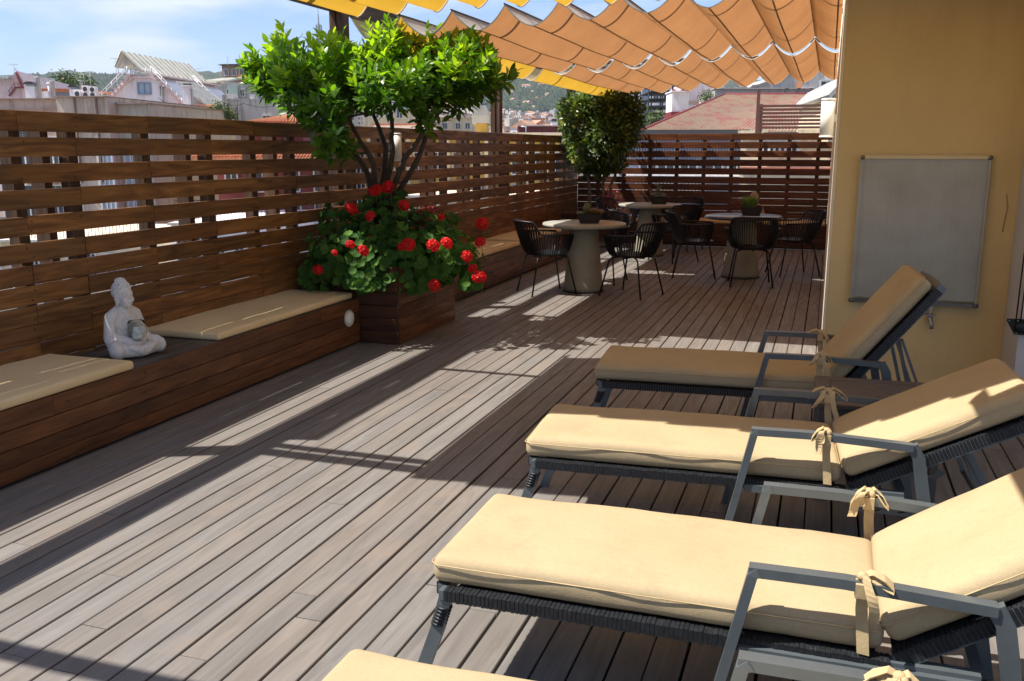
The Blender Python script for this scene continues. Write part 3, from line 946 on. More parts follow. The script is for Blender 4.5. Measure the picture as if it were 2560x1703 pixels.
def lounger(label, foot, rz, back, ti):
    e = empty('sun_lounger', (foot[0], foot[1], 0), rz); tag(e, label, 'sun lounger', 'sun loungers in a row beside the yellow wall')
    hw = 0.275
    # seat frame
    fr = MB()
    for s in (-1, 1): fr.bx(0.03, 1.42, s * hw - 0.018, s * hw + 0.018, FZ - 0.028, FZ)
    fr.bx(0.012, 0.048, -hw + .018, hw - .018, FZ - 0.028, FZ - .001); fr.bx(1.40, 1.43, -hw + .018, hw - .018, FZ - 0.028, FZ - .001); fr.bx(0.70, 0.73, -hw + .018, hw - .018, FZ - 0.028, FZ - 0.016)
    fr.build('frame', M['slate'], e)
    wk = MB()
    for s in (-1, 1): wrap(wk, (0.045, s * hw, FZ - .014), (1.22, s * hw, FZ - .014), 0.041, 0.032)
    wrap(wk, (0.028, -hw + .02, FZ - .014), (0.028, hw - .02, FZ - .014), 0.039, 0.032)
    wk.build('wicker_wrap', M['wicker'], e, kind='stuff')
    bd = MB()
    for i in range(17): bd.box((0.1 + i * 0.066, 0, FZ - 0.012), (0.0655, 2 * hw - .05, 0.006))
    bd.build('seat_weave', M['wicker'], e)
    # front legs, splayed forward, bound at the top
    for s in (-1, 1):
        b = MB(); b.tube([(0.045, s * hw, FZ - 0.03), (0.022, s * hw * 1.01, FZ - 0.12), (-0.05, s * hw * 1.03, 0.0)], 0.02, sq=(0.038, 0.024))
        lg = b.build('leg', M['slate'], e)
        b = MB()
        for i in range(6): b.lathe([(0.021, 0), (0.025, .005), (0.021, .010)], 8, (0.040 - i * .0035, s * hw, FZ - 0.062 - i * 0.0105))
        b.build('leg_binding', M['wicker'], lg)
    # arm rests: front leg, arm, rear leg in one bent bar
    for s in (-1, 1):
        y = s * (hw + 0.025)
        b = MB()
        b.tube([(0.775, y, 0.0), (0.885, y, 0.512), (0.902, y, 0.523)], 0.02, sq=(0.026, 0.042), caps=True)
        b.tube([(0.875, y, 0.521), (1.10, y, 0.523), (1.435, y, 0.505)], 0.02, sq=(0.036, 0.026))
        b.tube([(1.43, y, 0.512), (1.455, y, 0.47), (1.545, y, 0.0)], 0.02, sq=(0.026, 0.042))
        b.build('arm_rest', M['slate'], e)
        MB().bx(0.86, 1.42, y - s * 0.0 - .012, y + .012, FZ - 0.04, FZ - 0.012).build('side_rail', M['slate'], e)
        tie(e, 1.16 + 0.02 * s, y, 0.525, ti * 10 + s, -s)
    # backrest
    mt = Matrix.Translation((SL + 0.025, 0, FZ + 0.005)) @ Matrix.Rotation(-back, 4, 'Y')
    bk = empty('backrest', (0, 0, 0), 0, e)
    bk.matrix_local = mt
    b = MB()
    for s in (-1, 1): b.bx(0.0, 0.70, s * 0.262 - .016, s * .262 + .016, -0.036, 0.004)
    b.tube([(0.69, -0.262, -.016), (0.715, -0.245, -.016), (0.725, 0, -.016), (0.715, 0.245, -.016), (0.69, 0.262, -.016)], 0.02, sq=(0.03, 0.04))
    b.build('back_frame', M['slate'], bk)
    b = MB()
    for i in range(57): b.box((0.010 + i * 0.0123, 0, -0.010 + rnd.uniform(-.001, .001)), (0.0108, 0.556 + rnd.uniform(0, .004), 0.042))
    b.build('back_weave', M['wicker'], bk, kind='stuff')
    me = cushion_mesh(0.69, SW, CT, 0.026, 0.010)
    o = link('back_cushion', me, M['cushion'], bk); o.location = (0.36, 0, 0.016)
    sb = seam_mb(0.69, SW, CT * 0.72); sb.v = [(x + .36, y, z + .016) for x, y, z in sb.v]; sb.build('seam', M['tie'], bk)
    # seat cushion
    o = link('seat_cushion', cushion_mesh(SL, SW, CT, 0.026, 0.008), M['cushion'], e); o.location = (SL / 2, 0, FZ + 0.004)
    sb = seam_mb(SL, SW, CT * 0.72); sb.build('seam', M['tie'], o)
    # prop stay and notched bar under the backrest
    top = mt @ Vector((0.42, 0, -0.03))
    for s in (-1, 1):
        b = MB(); yy = s * 0.20
        b.tube([(top.x, yy, top.z), (top.x + 0.10, yy, 0.27)], 0.01, sq=(0.016, 0.03))
        b.tube([(top.x + 0.02, yy + s * .02, top.z - .02), (top.x + 0.19, yy + s * .02, 0.20)], 0.01, sq=(0.012, 0.022))
        b.build('prop_stay', M['slate'], e)
        pts = [(1.18, 0.285), (1.25, 0.225), (1.62, 0.215), (1.66, 0.245)]
        for i in range(5):
            xx = 1.62 - i * 0.085
            pts += [(xx, 0.262), (xx - .012, 0.235), (xx - .035, 0.228), (xx - .05, 0.245), (xx - .06, 0.275)]
        b = MB(); b.prism(pts, yy - .006 + s * .035, yy + .006 + s * .035)
        b.build('notched_bar', M['slate'], e)
    MB().tube([(top.x + 0.10, -0.22, 0.265), (top.x + 0.10, 0.22, 0.265)], 0.010, 8).build('cross_bar', M['slate'], e)
    return e


lounger('farthest sun lounger, in full shade by the brown side table, backrest steepest', (-1.14, 4.965), R(4.0), R(52), 1)
lounger('half-shaded sun lounger between the brown side table and the fully sunlit lounger', (-1.10, 3.64), R(3.5), R(27), 2)
lounger('sunlit sun lounger in the foreground with faint stains, second from the bottom edge', (-1.00, 2.505), R(0.3), R(33), 3)
lounger('sun lounger cut off by the bottom edge of the view', (-0.985, 1.475), R(0), R(33), 4)

# ---- brown slatted side table
st_ = empty('side_table', (0.27, 4.41, 0), R(2)); tag(st_, 'low dark brown slatted side table between two loungers', 'side table')
M['brown'] = plain('dark_brown_resin', (0.115, 0.097, 0.090), 0.5, 0, 0.1, 10, 0.1, 120)
for y in (-0.235, 0.235): MB().cbox((0, y, 0.44), (0.52, 0.06, 0.022), 0.003).build('top_rail', M['brown'], st_)
for x in (-0.225, 0.225): MB().cbox((x, 0, 0.44), (0.07, 0.405, 0.022), 0.003).build('top_rail', M['brown'], st_)
for i in range(8): MB().cbox((0, -0.178 + i * 0.051, 0.438), (0.375, 0.046, 0.018), 0.003).build('slat', M['brown'], st_)
for x in (-0.235, 0.235):
    for y in (-0.24, 0.24): MB().cbox((x, y, 0.2145), (0.036, 0.036, 0.429), 0.003).build('leg', M['brown'], st_)
MB().bx(-0.235, 0.235, -0.25, -0.235, 0.385, 0.428).bx(-0.235, 0.235, 0.235, 0.25, 0.385, 0.428).build('apron', M['brown'], st_)

# ================================================================== DINING TABLES
M['concrete'] = plain('cement_grey', (0.27, 0.25, 0.185), 0.6, 0, 0.15, 5, 0.15, 90)
M['ptop'] = plain('table_top_cement', (0.33, 0.32, 0.265), 0.42, 0, 0.10, 6, 0.05, 90)


M['ptop_dark'] = plain('table_top_dark', (0.07, 0.07, 0.075), 0.35, 0, 0.10, 6, 0.05, 90)


def table(label, x, y, r=0.46, top='ptop'):
    e = empty('dining_table', (x, y, 0)); tag(e, label, 'table', 'round dining tables')
    MB().lathe([(r - .03, 0.712), (r - .008, 0.718), (r, 0.732), (r - .004, 0.748), (r - .012, 0.752), (0.0001, 0.752)], 56, caps=False).lathe([(0.0001, 0.7115), (r - .03, .712)], 56, caps=False).build('table_top', M[top], e)
    MB().lathe([(0.225, 0.012), (0.218, 0.05), (0.160, 0.60), (0.150, 0.709)], 40).build('pedestal', M['concrete'], e)
    MB().lathe([(0.232, 0.0), (0.232, 0.0115)], 40).build('base_ring', M['black'], e)
    return e


T1, T2, T3 = (-2.50, 9.86), (-0.945, 11.57), (-2.45, 13.55)
table('nearest round dining table with cone base beside the left bench', *T1)
table('right round dining table, with the grassy pot, near the yellow wall', *T2, top='ptop_dark')
table('farthest round dining table, half sunlit, in front of the round shrub', *T3)

# ---- slat-back armchairs
M['chair'] = plain('black_polypropylene', (0.006, 0.006, 0.008), 0.42, 0, 0.1, 20, 0, 60, spec=0.35)
M['chairleg'] = plain('black_steel', (0.012, 0.012, 0.013), 0.35, 0.3)


def shell_h(a):
    """height of the upper edge at angle a from the back"""
    a = abs(a)
    if a < R(48): return 0.795 - 0.012 * (a / R(48)) ** 2
    if a < R(60): return 0.783 - 0.125 * (a - R(48)) / R(12)
    return 0.658 - 0.012 * (a - R(60)) / R(70)


def shell_p(a, s_):
    """point of the shell: s_ 0 at the seat edge, 1 at the top edge. chair faces +x"""
    z0, z1 = 0.435, shell_h(a)
    bow = s_ ** 0.55
    rx = 0.215 + 0.095 * bow; ry = 0.215 + 0.090 * bow
    lean = 0.055 * s_ * max(0, math.cos(a)) * (z1 - z0) / 0.36
    return Vector((-rx * math.cos(a) - lean + (0.02 if abs(a) > R(95) else 0), ry * math.sin(a), z0 + (z1 - z0) * s_))


def chair_proto():
    e = empty('armchair')
    s = MB(); A = R(128)
    n = 46
    for i in range(n + 1):
        a = -A + 2 * A * i / n
        s.tube([shell_p(a, q) for q in (0, .08, .25, .5, .75, 1)], 0.0052, sq=(0.0080, 0.0165))
    s.build('slat_shell', M['chair'], e, kind='stuff')
    rail = MB()
    pts = [shell_p(-A + 2 * A * i / 60, 1) for i in range(61)]
    rail.tube(pts, 0.0115, 8); rail.build('top_rail', M['chair'], e)
    low = MB(); low.tube([shell_p(-A + 2 * A * i / 40, 0) for i in range(41)], 0.011, 8)
    low.build('seat_rim', M['chair'], e)
    st = MB(); st.lathe([(0.0001, 0.418), (0.18, 0.422), (0.226, 0.436), (0.219, 0.446), (0.15, 0.440), (0.0001, 0.436)], 28, caps=False)
    st.build('seat', M['chair'], e)
    for sx in (-1, 1):
        for sy in (-1, 1):
            b = MB(); b.tube([(sx * 0.09, sy * 0.10, 0.415), (sx * 0.155, sy * 0.165, 0.405), (sx * 0.175, sy * 0.18, 0.385), (sx * 0.255, sy * 0.235, 0.006)], 0.0095, 8)
            l = b.build('leg', M['chairleg'], e)
            MB().lathe([(0.013, 0), (0.012, 0.012), (0.0001, 0.013)], 10, (sx * 0.2555, sy * 0.235, 0)).build('foot_cap', M['black'], l)
    MB().box((0, 0, 0.408), (0.30, 0.022, 0.016)).box((0, 0, 0.4075), (0.022, 0.30, 0.015)).build('under_frame', M['chairleg'], e)
    return e


ch0 = chair_proto()
CH = [  # x, y, facing angle, label
    (-2.85, 9.60, R(38), 'black slat-back armchair on the left of the nearest table, by the bench'),
    (-1.93, 9.72, R(160), 'black slat-back armchair on the right of the nearest table, turned to it'),
    (-2.47, 10.62, R(-95), 'black slat-back armchair behind the nearest table, hidden partly by the one at its right'),
    (-1.99, 12.95, R(140), 'black slat-back armchair on the right of the farthest table'),
    (-2.98, 13.80, R(-25), 'black slat-back armchair on the left of the farthest table, below the shrub'),
    (-2.10, 14.45, R(-110), 'black slat-back armchair behind the farthest table'),
    (-1.50, 11.45, R(8), 'black slat-back armchair on the left of the right-hand table'),
    (-0.78, 10.93, R(98), 'black slat-back armchair with its back to the camera at the right-hand table'),
    (-0.35, 12.02, R(205), 'black slat-back armchair on the right of the right-hand table, by the wall'),
]
for i, (x, y, a, lab) in enumerate(CH):
    c = ch0 if i == 0 else dup(ch0)
    c.location = (x, y, 0); c.rotation_euler = (0, 0, a)
    tag(c, lab, 'chair', 'armchairs round the dining tables')

# ---- succulent pots on the tables
M['pot'] = plain('dark_clay', (0.03, 0.027, 0.024), 0.7)
M['pale_leaf'] = leafmat('pale_succulent', (0.22, 0.26, 0.16), (0.42, 0.44, 0.30), trans=0.1)
M['green_leaf'] = leafmat('green_succulent', (0.05, 0.10, 0.03), (0.13, 0.20, 0.05), trans=0.15)
M['red_leaf'] = leafmat('reddish_succulent', (0.20, 0.07, 0.04), (0.36, 0.22, 0.10), trans=0.15)
M['grass_leaf'] = leafmat('grassy_leaf', (0.06, 0.13, 0.02), (0.16, 0.28, 0.05), trans=0.3)


def rosette(b, c, r, n, up, q, w=0.32):
    for ring in range(3):
        for k in range(n):
            a = 2 * math.pi * (k + ring * .5) / n + q.uniform(-.15, .15)
            el = up * (0.25 + ring * 0.33) + q.uniform(-.1, .1)
            L_ = r * (1 - ring * .25) * q.uniform(.85, 1.1)
            d = Vector((math.cos(a) * math.cos(el), math.sin(a) * math.cos(el), math.sin(el)))
            sd = Vector((-math.sin(a), math.cos(a), 0)) * L_ * w * .5
            nn = d.cross(sd).normalized() * L_ * 0.06
            c_ = Vector(c)
            b.add([c_, c_ + d * L_ * .6 + sd - nn * 0, c_ + d * L_, c_ + d * L_ * .6 - sd, c_ + d * L_ * .5 - nn * 1.5], [(0, 1, 4), (1, 2, 4), (2, 3, 4), (3, 0, 4), (0, 3, 2, 1)])


def pot(label, x, y, kind, rz=0.3):
    q = random.Random(len(label) + int(x * 100))
    e = empty('succulent_pot', (x, y, 0.752), rz); tag(e, label, 'potted plant', 'succulent pots on the dining tables')
    b = MB()
    lo = [(-.10, -.055), (.10, -.055), (.10, .055), (-.10, .055)]
    hi = [(-.135, -.08), (.135, -.08), (.135, .08), (-.135, .08)]
    vs = [(px, py, 0) for px, py in lo] + [(px, py, 0.10) for px, py in hi] + [(px * .92, py * .88, 0.10) for px, py in hi] + [(px * .9, py * .86, 0.085) for px, py in hi]
    fs = [(3, 2, 1, 0)] + [(i + o, (i + 1) % 4 + o, (i + 1) % 4 + 4 + o, i + 4 + o) for o in (0, 4, 8) for i in range(4)] + [(12, 13, 14, 15)]
    b.add(vs, fs).build('bowl', M['pot'], e)
    if kind == 'mixed':
        b = MB(); rosette(b, (-.09, -.01, .10), .07, 9, 1.0, q); b.build('pale_rosette', M['pale_leaf'], e, tint=.6)
        b = MB()
        for i in range(14):
            a = 2 * math.pi * i / 14
            b.tube([(-.03 + .028 * math.cos(a), .01 + .028 * math.sin(a), .09), (-.03 + .030 * math.cos(a), .01 + .030 * math.sin(a), .17), (-.03 + .012 * math.cos(a), .01 + .012 * math.sin(a), .215)], [.009, .010, .005], 5)
        b.build('cactus', M['green_leaf'], e, tint=.4)
        b = MB()
        for i in range(6): rosette(b, (.05 + q.uniform(-.03, .06), q.uniform(-.05, .05), .10 + q.uniform(0, .03)), q.uniform(.07, .12), 7, 1.4, q, .25)
        b.build('reddish_rosette', M['red_leaf'], e, tint=.5)
    elif kind == 'grassy':
        b = MB()
        for i in range(300):
            a = q.uniform(0, 6.283); r0 = q.uniform(0, .07); L_ = q.uniform(.09, .19); l = q.uniform(.1, .8)
            p = Vector((r0 * math.cos(a) - .02, r0 * .7 * math.sin(a), .09))
            d = Vector((math.cos(a) * l, math.sin(a) * l, 1)).normalized()
            sd = Vector((-math.sin(a), math.cos(a), 0)) * .0045
            b.add([p - sd, p + sd, p + d * L_ * .6 + sd, p + d * L_ + Vector((0, 0, -.02 * l)), p + d * L_ * .6 - sd], [(0, 1, 2, 4), (4, 2, 3)])
        b.build('grassy_tuft', M['grass_leaf'], e, tint=[q.random() for _ in b.f], kind='stuff')
        b = MB(); rosette(b, (.09, .0, .10), .07, 9, .9, q); b.build('reddish_rosette', M['red_leaf'], e, tint=.3)
    else:
        b = MB()
        for i in range(7):
            rosette(b, (q.uniform(-.1, .1), q.uniform(-.05, .05), .10 + q.uniform(0, .05)), q.uniform(.05, .09), 8, 1.1, q)
        for i in range(9): rosette(b, (-.02 + q.uniform(-.02, .02), q.uniform(-.02, .02), .12 + i * .02), .055, 6, .8, q)
        b.build('pale_rosette', M['pale_leaf'], e, tint=.4)
        MB().tube([(-.02, 0, .09), (-.01, 0, .30)], .012, 6).build('stem', M['green_leaf'], e, tint=.3)
    return e


pot('dark bowl with pale and reddish succulents on the nearest table', -2.43, 9.80, 'mixed', 0.25)
pot('dark bowl with bright green grassy succulent on the right-hand table', -0.86, 11.62, 'grassy', 0.1)
pot('dark bowl with a tall pale succulent on the farthest table', -2.32, 13.55, 'tall', 0.2)

# ================================================================== STATUES
t = NT('cast_stone')
sv = t.coord('obj', rand=False)
n_ = t.noise(sv, 9, 6, 0.65)
t.set(t.mix(t.ramp(t.noise(sv, 26, 4, .6), [(.5, 0.0), (.75, .5)]), t.ramp(n_, [(0.3, (0.55, 0.525, 0.50)), (0.7, (0.72, 0.69, 0.66))]), (0.30, 0.28, 0.26)), 0.88, 0, 0.2)
t.bump(t.noise(sv, 60, 4, .6), 0.35, 0.003)
M['stone'] = t.m
t = NT('pinkish_stone'); sv = t.coord('obj', rand=False)
t.set(t.ramp(t.noise(sv, 9, 6, 0.65), [(0.3, (0.33, 0.23, 0.19)), (0.7, (0.44, 0.32, 0.27))]), 0.88)
M['stone2'] = t.m


def statue_mesh():
    b = MB()

    def cap(p0, p1, r0, r1, k=7):
        p0, p1 = Vector(p0), Vector(p1)
        for i in range(k):
            s_ = i / (k - 1); b.ball(p0.lerp(p1, s_), r0 + (r1 - r0) * s_, 12, 8)
    # crossed legs and robe
    for s in (-1, 1):
        cap((-.03, s * .06, .062), (.085, s * .165, .056), .062, .050)
        cap((.085, s * .165, .052), (.150, s * .02, .042), .046, .034)
        b.ball((.10, s * .17, .05), (.058, .05, .048), 14, 10)
        cap((.165, s * .03, .045), (.150, s * .10, .068), .026, .018, 5)      # foot over the shin
    b.ball((.02, 0, .045), (.13, .16, .05), 18, 10)
    b.ball((.11, 0, .035), (.07, .09, .035), 16, 8)
    # torso
    b.ball((-.035, 0, .12), (.080, .108, .12), 18, 12)
    b.ball((-.034, 0, .19), (.070, .108, .075), 18, 12)
    b.ball((-.005, 0, .175), (.050, .085, .065), 16, 10)
    for s in (-1, 1):
        cap((-.034, s * .040, .262), (-.036, s * .100, .222), .034, .044, 6)      # sloping shoulders
        cap((-.036, s * .104, .215), (-.018, s * .132, .118), .043, .044)
        cap((-.018, s * .132, .112), (.085, s * .052, .088), .042, .028, 9)
        cap((.085, s * .045, .085), (.112, s * .0, .078), .022, .018, 4)
        cap((.00, s * .135, .095), (.045, s * .150, .065), .040, .034, 5)        # sleeve on the thigh
    # robe folds on sleeves and lap
    for s in (-1, 1):
        for i in range(3):
            b.tube([(-.060 + .01 * i, s * .128, .125 - .022 * i), (-.015 + .012 * i, s * (.172), .098 - .020 * i), (.045 + .01 * i, s * .150, .086 - .018 * i)], .0085, 6)
        b.tube([(-.02, s * .075, .215), (.028, s * .070, .165), (.045, s * .03, .125)], .007, 6)
        for i in range(3):
            b.tube([(.03 + .03 * i, s * .10, .103 - .008 * i), (.07 + .025 * i, s * .165, .092 - .012 * i), (.095 + .02 * i, s * .20, .06)], .0065, 6)
    # neck and head (head drawn at 1.26 size about the neck)
    cap((-.03, 0, .245), (-.022, 0, .30), .038, .036, 5)
    K_ = 1.26
    def hb(c, r, a=12, d=8):
        r = r if isinstance(r, tuple) else (r, r, r)
        b.ball((-.022 + (c[0] + .022) * K_, c[1] * K_, .285 + (c[2] - .30) * K_), tuple(x * K_ for x in r), a, d)
    def ht(pts, r, n=6):
        b.tube([(-.022 + (c[0] + .022) * K_, c[1] * K_, .285 + (c[2] - .30) * K_) for c in pts], [x * K_ for x in r], n)
    hb((-.018, 0, .352), (.050, .047, .056), 20, 14)
    hb((.002, 0, .328), (.036, .038, .036), 16, 10)
    hb((-.028, 0, .368), (.053, .051, .050), 20, 14)
    hb((-.034, 0, .412), (.030, .029, .018), 14, 8)
    ht([(.029, 0, .363), (.0350, 0, .349), (.0385, 0, .341)], [.0055, .0070, .0085], 8)
    for s in (-1, 1):
        hb((.026, s * .018, .355), (.009, .0135, .006), 10, 6)
        ht([(.033, s * .006, .364), (.030, s * .02, .369), (.019, s * .034, .364)], [.0042] * 3)
        hb((-.020, s * .047, .345), (.014, .008, .022), 10, 8)
        hb((-.016, s * .044, .322), (.013, .008, .024), 10, 8)
        hb((.020, s * .026, .334), (.015, .013, .014), 10, 6)
    hb((.0315, 0, .3265), (.008, .0125, .0042), 10, 6)
    hb((.030, 0, .319), (.0085, .0105, .0045), 10, 6)
    hb((.025, 0, .307), (.012, .014, .010), 10, 6)
    # curls
    for i in range(130):
        ph = math.acos(1 - 2 * (i + .5) / 130); th = i * 2.39996
        d = Vector((math.sin(ph) * math.cos(th), math.sin(ph) * math.sin(th), math.cos(ph)))
        if d.z < -.45 or (d.x > .30 and d.z < .38): continue
        hb((-.028 + d.x * .053, d.y * .051, .368 + d.z * .050), .0068, 8, 5)
    for i in range(40):
        ph = math.acos(1 - 2 * (i + .5) / 40); th = i * 2.39996
        d = Vector((math.sin(ph) * math.cos(th), math.sin(ph) * math.sin(th), math.cos(ph)))
        if d.z < 0: continue
        hb((-.034 + d.x * .030, d.y * .029, .412 + d.z * .018), .0058, 8, 5)
    me = b.mesh('statue_raw')
    o = link('statue_raw', me)
    md = o.modifiers.new('r', 'REMESH'); md.mode = 'VOXEL'; md.voxel_size = 0.0036
    sm = o.modifiers.new('s', 'SMOOTH'); sm.factor = 0.5; sm.iterations = 2
    dg = bpy.context.evaluated_depsgraph_get()
    me2 = bpy.data.meshes.new_from_object(o.evaluated_get(dg))
    me2.name = 'seated_statue'
    bpy.data.objects.remove(o)
    me2.materials.clear()
    for p in me2.polygons: p.use_smooth = True
    return me2


sm_ = statue_mesh()
s1 = link('seated_statue', sm_.copy(), M['stone'])
s1.location = (-3.80, 4.255, 0.3695); s1.rotation_euler = (0, 0, R(-14)); s1.scale = (0.86, 0.80, 1.0)
tag(s1, 'large pale grey stone statue of a seated monk holding a glass, between two bench cushions', 'statue')
s2 = link('seated_statue', sm_.copy(), M['stone2'])
s2.location = (-1.10, 15.33, 0.3695); s2.rotation_euler = (0, 0, R(-90)); s2.scale = (1.08, 1.05, 1.12)
tag(s2, 'small pinkish stone seated statue on the far bench behind the grassy pot', 'statue')

# glass candle bowl in the statue's lap
t = NT('clear_glass')
t.b.inputs['Transmission Weight'].default_value = 1.0; t.b.inputs['Roughness'].default_value = 0.03; t.b.inputs['IOR'].default_value = 1.12
t.b.inputs['Base Color'].default_value = (0.93, 0.95, 0.93, 1)
M['glass'] = t.m
gl = empty('glass_bowl', (-3.712, 4.230, 0.468), R(-14)); tag(gl, 'round clear glass candle bowl in the lap of the large statue', 'glass')
MB().lathe([(0.0001, 0.0), (0.030, 0.001), (0.052, 0.028), (0.058, 0.058), (0.052, 0.090), (0.044, 0.112), (0.0425, 0.112), (0.050, 0.089), (0.0555, 0.058), (0.050, 0.029), (0.029, 0.004), (0.0001, 0.003)], 28, caps=False).build('bowl', M['glass'], gl)
MB().lathe([(0.0001, 0.005), (0.026, 0.006), (0.030, 0.012), (0.030, 0.04), (0.0001, 0.040)], 18, caps=False).build('candle', M['white'], gl)
b = MB()
for k in range(7):
    a0, a1 = R(-60 + k * 12), R(-48 + k * 12)
    b.add([(0.0485 * math.cos(a0), .0485 * math.sin(a0), .045), (.0485 * math.cos(a1), .0485 * math.sin(a1), .045), (.0485 * math.cos(a1), .0485 * math.sin(a1), .085), (.0485 * math.cos(a0), .0485 * math.sin(a0), .085)], [(0, 1, 2, 3)])
b.build('paper_label', plain('label_paper', (0.62, 0.67, 0.68), 0.7, 0, 0.3, 60), gl)
# ================================================================== PLANTS
M['bark'] = plain('bark', (0.055, 0.040, 0.030), 0.85, 0, 0.4, 14, 0.6, 50)
M['pale_bark'] = plain('pale_bark', (0.17, 0.14, 0.105), 0.85, 0, 0.3, 14, 0.4, 50)
M['citrus'] = leafmat('citrus_leaf', (0.020, 0.062, 0.008), (0.11, 0.22, 0.014), (0.42, 0.52, 0.03), trans=0.48, rough=0.36)
M['geranium'] = leafmat('geranium_leaf', (0.018, 0.060, 0.012), (0.050, 0.13, 0.018), (0.11, 0.22, 0.03), trans=0.3, rough=0.68, spec=0.2)
M['ficus'] = leafmat('ficus_leaf', (0.018, 0.040, 0.008), (0.085, 0.135, 0.026), (0.42, 0.42, 0.08), trans=0.28, rough=0.32)
t = NT('red_petal')
at = t.n('Attribute', attribute_name='tint')
t.set(t.ramp(at.outputs['Fac'], [(0.0, (0.36, 0.003, 0.006)), (1.0, (0.72, 0.012, 0.012))]), 0.55, 0, 0.3)
tr = t.n('BsdfTranslucent'); tr.inputs['Color'].default_value = (0.9, 0.02, 0.02, 1)
ms = t.n('MixShader'); ms.inputs[0].default_value = 0.3
t.l(t.b.outputs[0], ms.inputs[1]); t.l(tr.outputs[0], ms.inputs[2]); t.l(ms.outputs[0], t.out.inputs['Surface'])
M['red'] = t.m
M['deepred'] = plain('deep_red_petal', (0.26, 0.008, 0.015), 0.6)
M['magenta'] = plain('magenta_petal', (0.50, 0.02, 0.16), 0.6)

LEAF_V = [(0, 0, 0), (.28, .19, .045), (.28, 0, 0), (.28, -.19, .045), (.66, .17, .02), (.66, 0, -.02), (.66, -.17, .02), (1, 0, -.09)]
LEAF_F = [(0, 2, 1), (0, 3, 2), (1, 2, 5, 4), (2, 3, 6, 5), (4, 5, 7), (5, 6, 7)]


def basis(d, up, roll=0.0):
    """matrix with x along d and z near up"""
    d = d.normalized()
    y = up.cross(d)
    if y.length < 1e-3: y = Vector((0, 1, 0)).cross(d)
    y.normalize(); z = d.cross(y)
    m = Matrix((d, y, z)).transposed()
    return m @ Matrix.Rotation(roll, 3, 'X') if roll else m


def add_leaf(b, tints, V_, F_, p, m, s_, tint, w=1.0):
    b.add([p + m @ Vector((x * s_, y * s_ * w, z * s_)) for x, y, z in V_], F_, True)
    tints.extend([tint] * len(F_))


def blob_points(blobs, d0, n, q, dr, shell=0.55):
    """random points through the volume of ellipsoids given as survey positions"""
    tot = sum(bl[2] * bl[3] for bl in blobs)
    out = []
    for bl in blobs:
        u, v, ru, rv, dd = bl
        d = d0 + dd; s_ = VPX * d / FOC
        c = P(u, v, d)
        for _ in range(int(n * ru * rv / tot) + 1):
            th = q.uniform(0, 6.283); cz = q.uniform(-1, 1); rr = shell + (1 - shell) * q.random()
            rr *= q.uniform(.85, 1.08)
            sx = math.sqrt(1 - cz * cz)
            o = _rt * (sx * math.cos(th) * ru * s_ * rr) + Vector((0, 0, cz * rv * s_ * rr)) + Vector((-math.sin(YAW), math.cos(YAW), 0)) * (sx * math.sin(th) * dr * rr)
            out.append((c + o, o.normalized(), c))
    return out


def split_leaves(parent, mats, leaves, base_v, base_f, mesh_name, n_parts=300, variants=6):
    """the leaves that show largest become parts sharing a few meshes, the rest one mass"""
    camp = Vector((0, 0, CAMH))
    order = sorted(range(len(leaves)), key=lambda i: leaves[i][5])
    near = set(order[:n_parts])
    vm = [MB().add([Vector(v) for v in base_v], base_f, True).mesh(mesh_name, mats, (k + .5) / variants) for k in range(variants)]
    b, tn = MB(), []
    for i, (p, m, s_, tint, w, key) in enumerate(leaves):
        if i in near:
            o = bpy.data.objects.new('leaf', vm[min(variants - 1, int(tint * variants))])
            col.objects.link(o)
            o.parent = parent
            o.matrix_local = Matrix.Translation(p) @ m.to_4x4() @ Matrix.Diagonal((s_, s_ * w, s_, 1))
        else:
            add_leaf(b, tn, base_v, base_f, p, m, s_, tint, w)
    b.build('foliage', mats, parent, tint=tn, kind='stuff')


def limb(b, pts, r0, r1, n=7):
    """tapered wandering limb through points"""
    pp = []
    for i in range(len(pts) - 1):
        a, c = Vector(pts[i]), Vector(pts[i + 1])
        for k in range(4):
            s_ = k / 4
            pp.append(a.lerp(c, s_) + Vector((rnd.uniform(-1, 1), rnd.uniform(-1, 1), 0)) * 0.008)
    pp.append(Vector(pts[-1]))
    b.tube(pp, [r0 + (r1 - r0) * i / (len(pp) - 1) for i in range(len(pp))], n)
    return pp


# ---- citrus tree
q = random.Random(21)
ct = empty('citrus_tree', (0, 0, 0)); tag(ct, 'citrus tree with a broad bright green crown growing from the geranium planter', 'tree')
D0 = 7.48
CB = [(640, 175, 62, 62, 0), (705, 190, 80, 72, -.30), (800, 185, 85, 70, .25), (885, 150, 70, 62, 0), (905, 205, 85, 55, -.40), (995, 180, 85, 68, .10), (1075, 165, 72, 60, -.20), (1135, 190, 45, 42, 0),
      (745, 262, 55, 48, -.40), (775, 322, 38, 48, -.42), (835, 232, 50, 34, .30), (975, 230, 60, 34, .30), (1045, 220, 55, 36, 0), (608, 185, 34, 34, 0), (895, 95, 26, 36, 0), (1085, 120, 40, 34, .1), (665, 122, 34, 30, .1), (775, 130, 55, 34, .30), (1015, 110, 40, 28, .0), (960, 130, 45, 36, .3), (985, 282, 30, 26, -.1)]
cc_ = P(890, 260, D0)
base = Vector((-3.64, 7.22, 0.58))
w = MB()
fork1 = Vector((-3.66, 7.18, 0.98))
limb(w, [base, base.lerp(fork1, .5) + Vector((.02, 0, 0)), fork1], 0.048, 0.040, 10)
prim = []
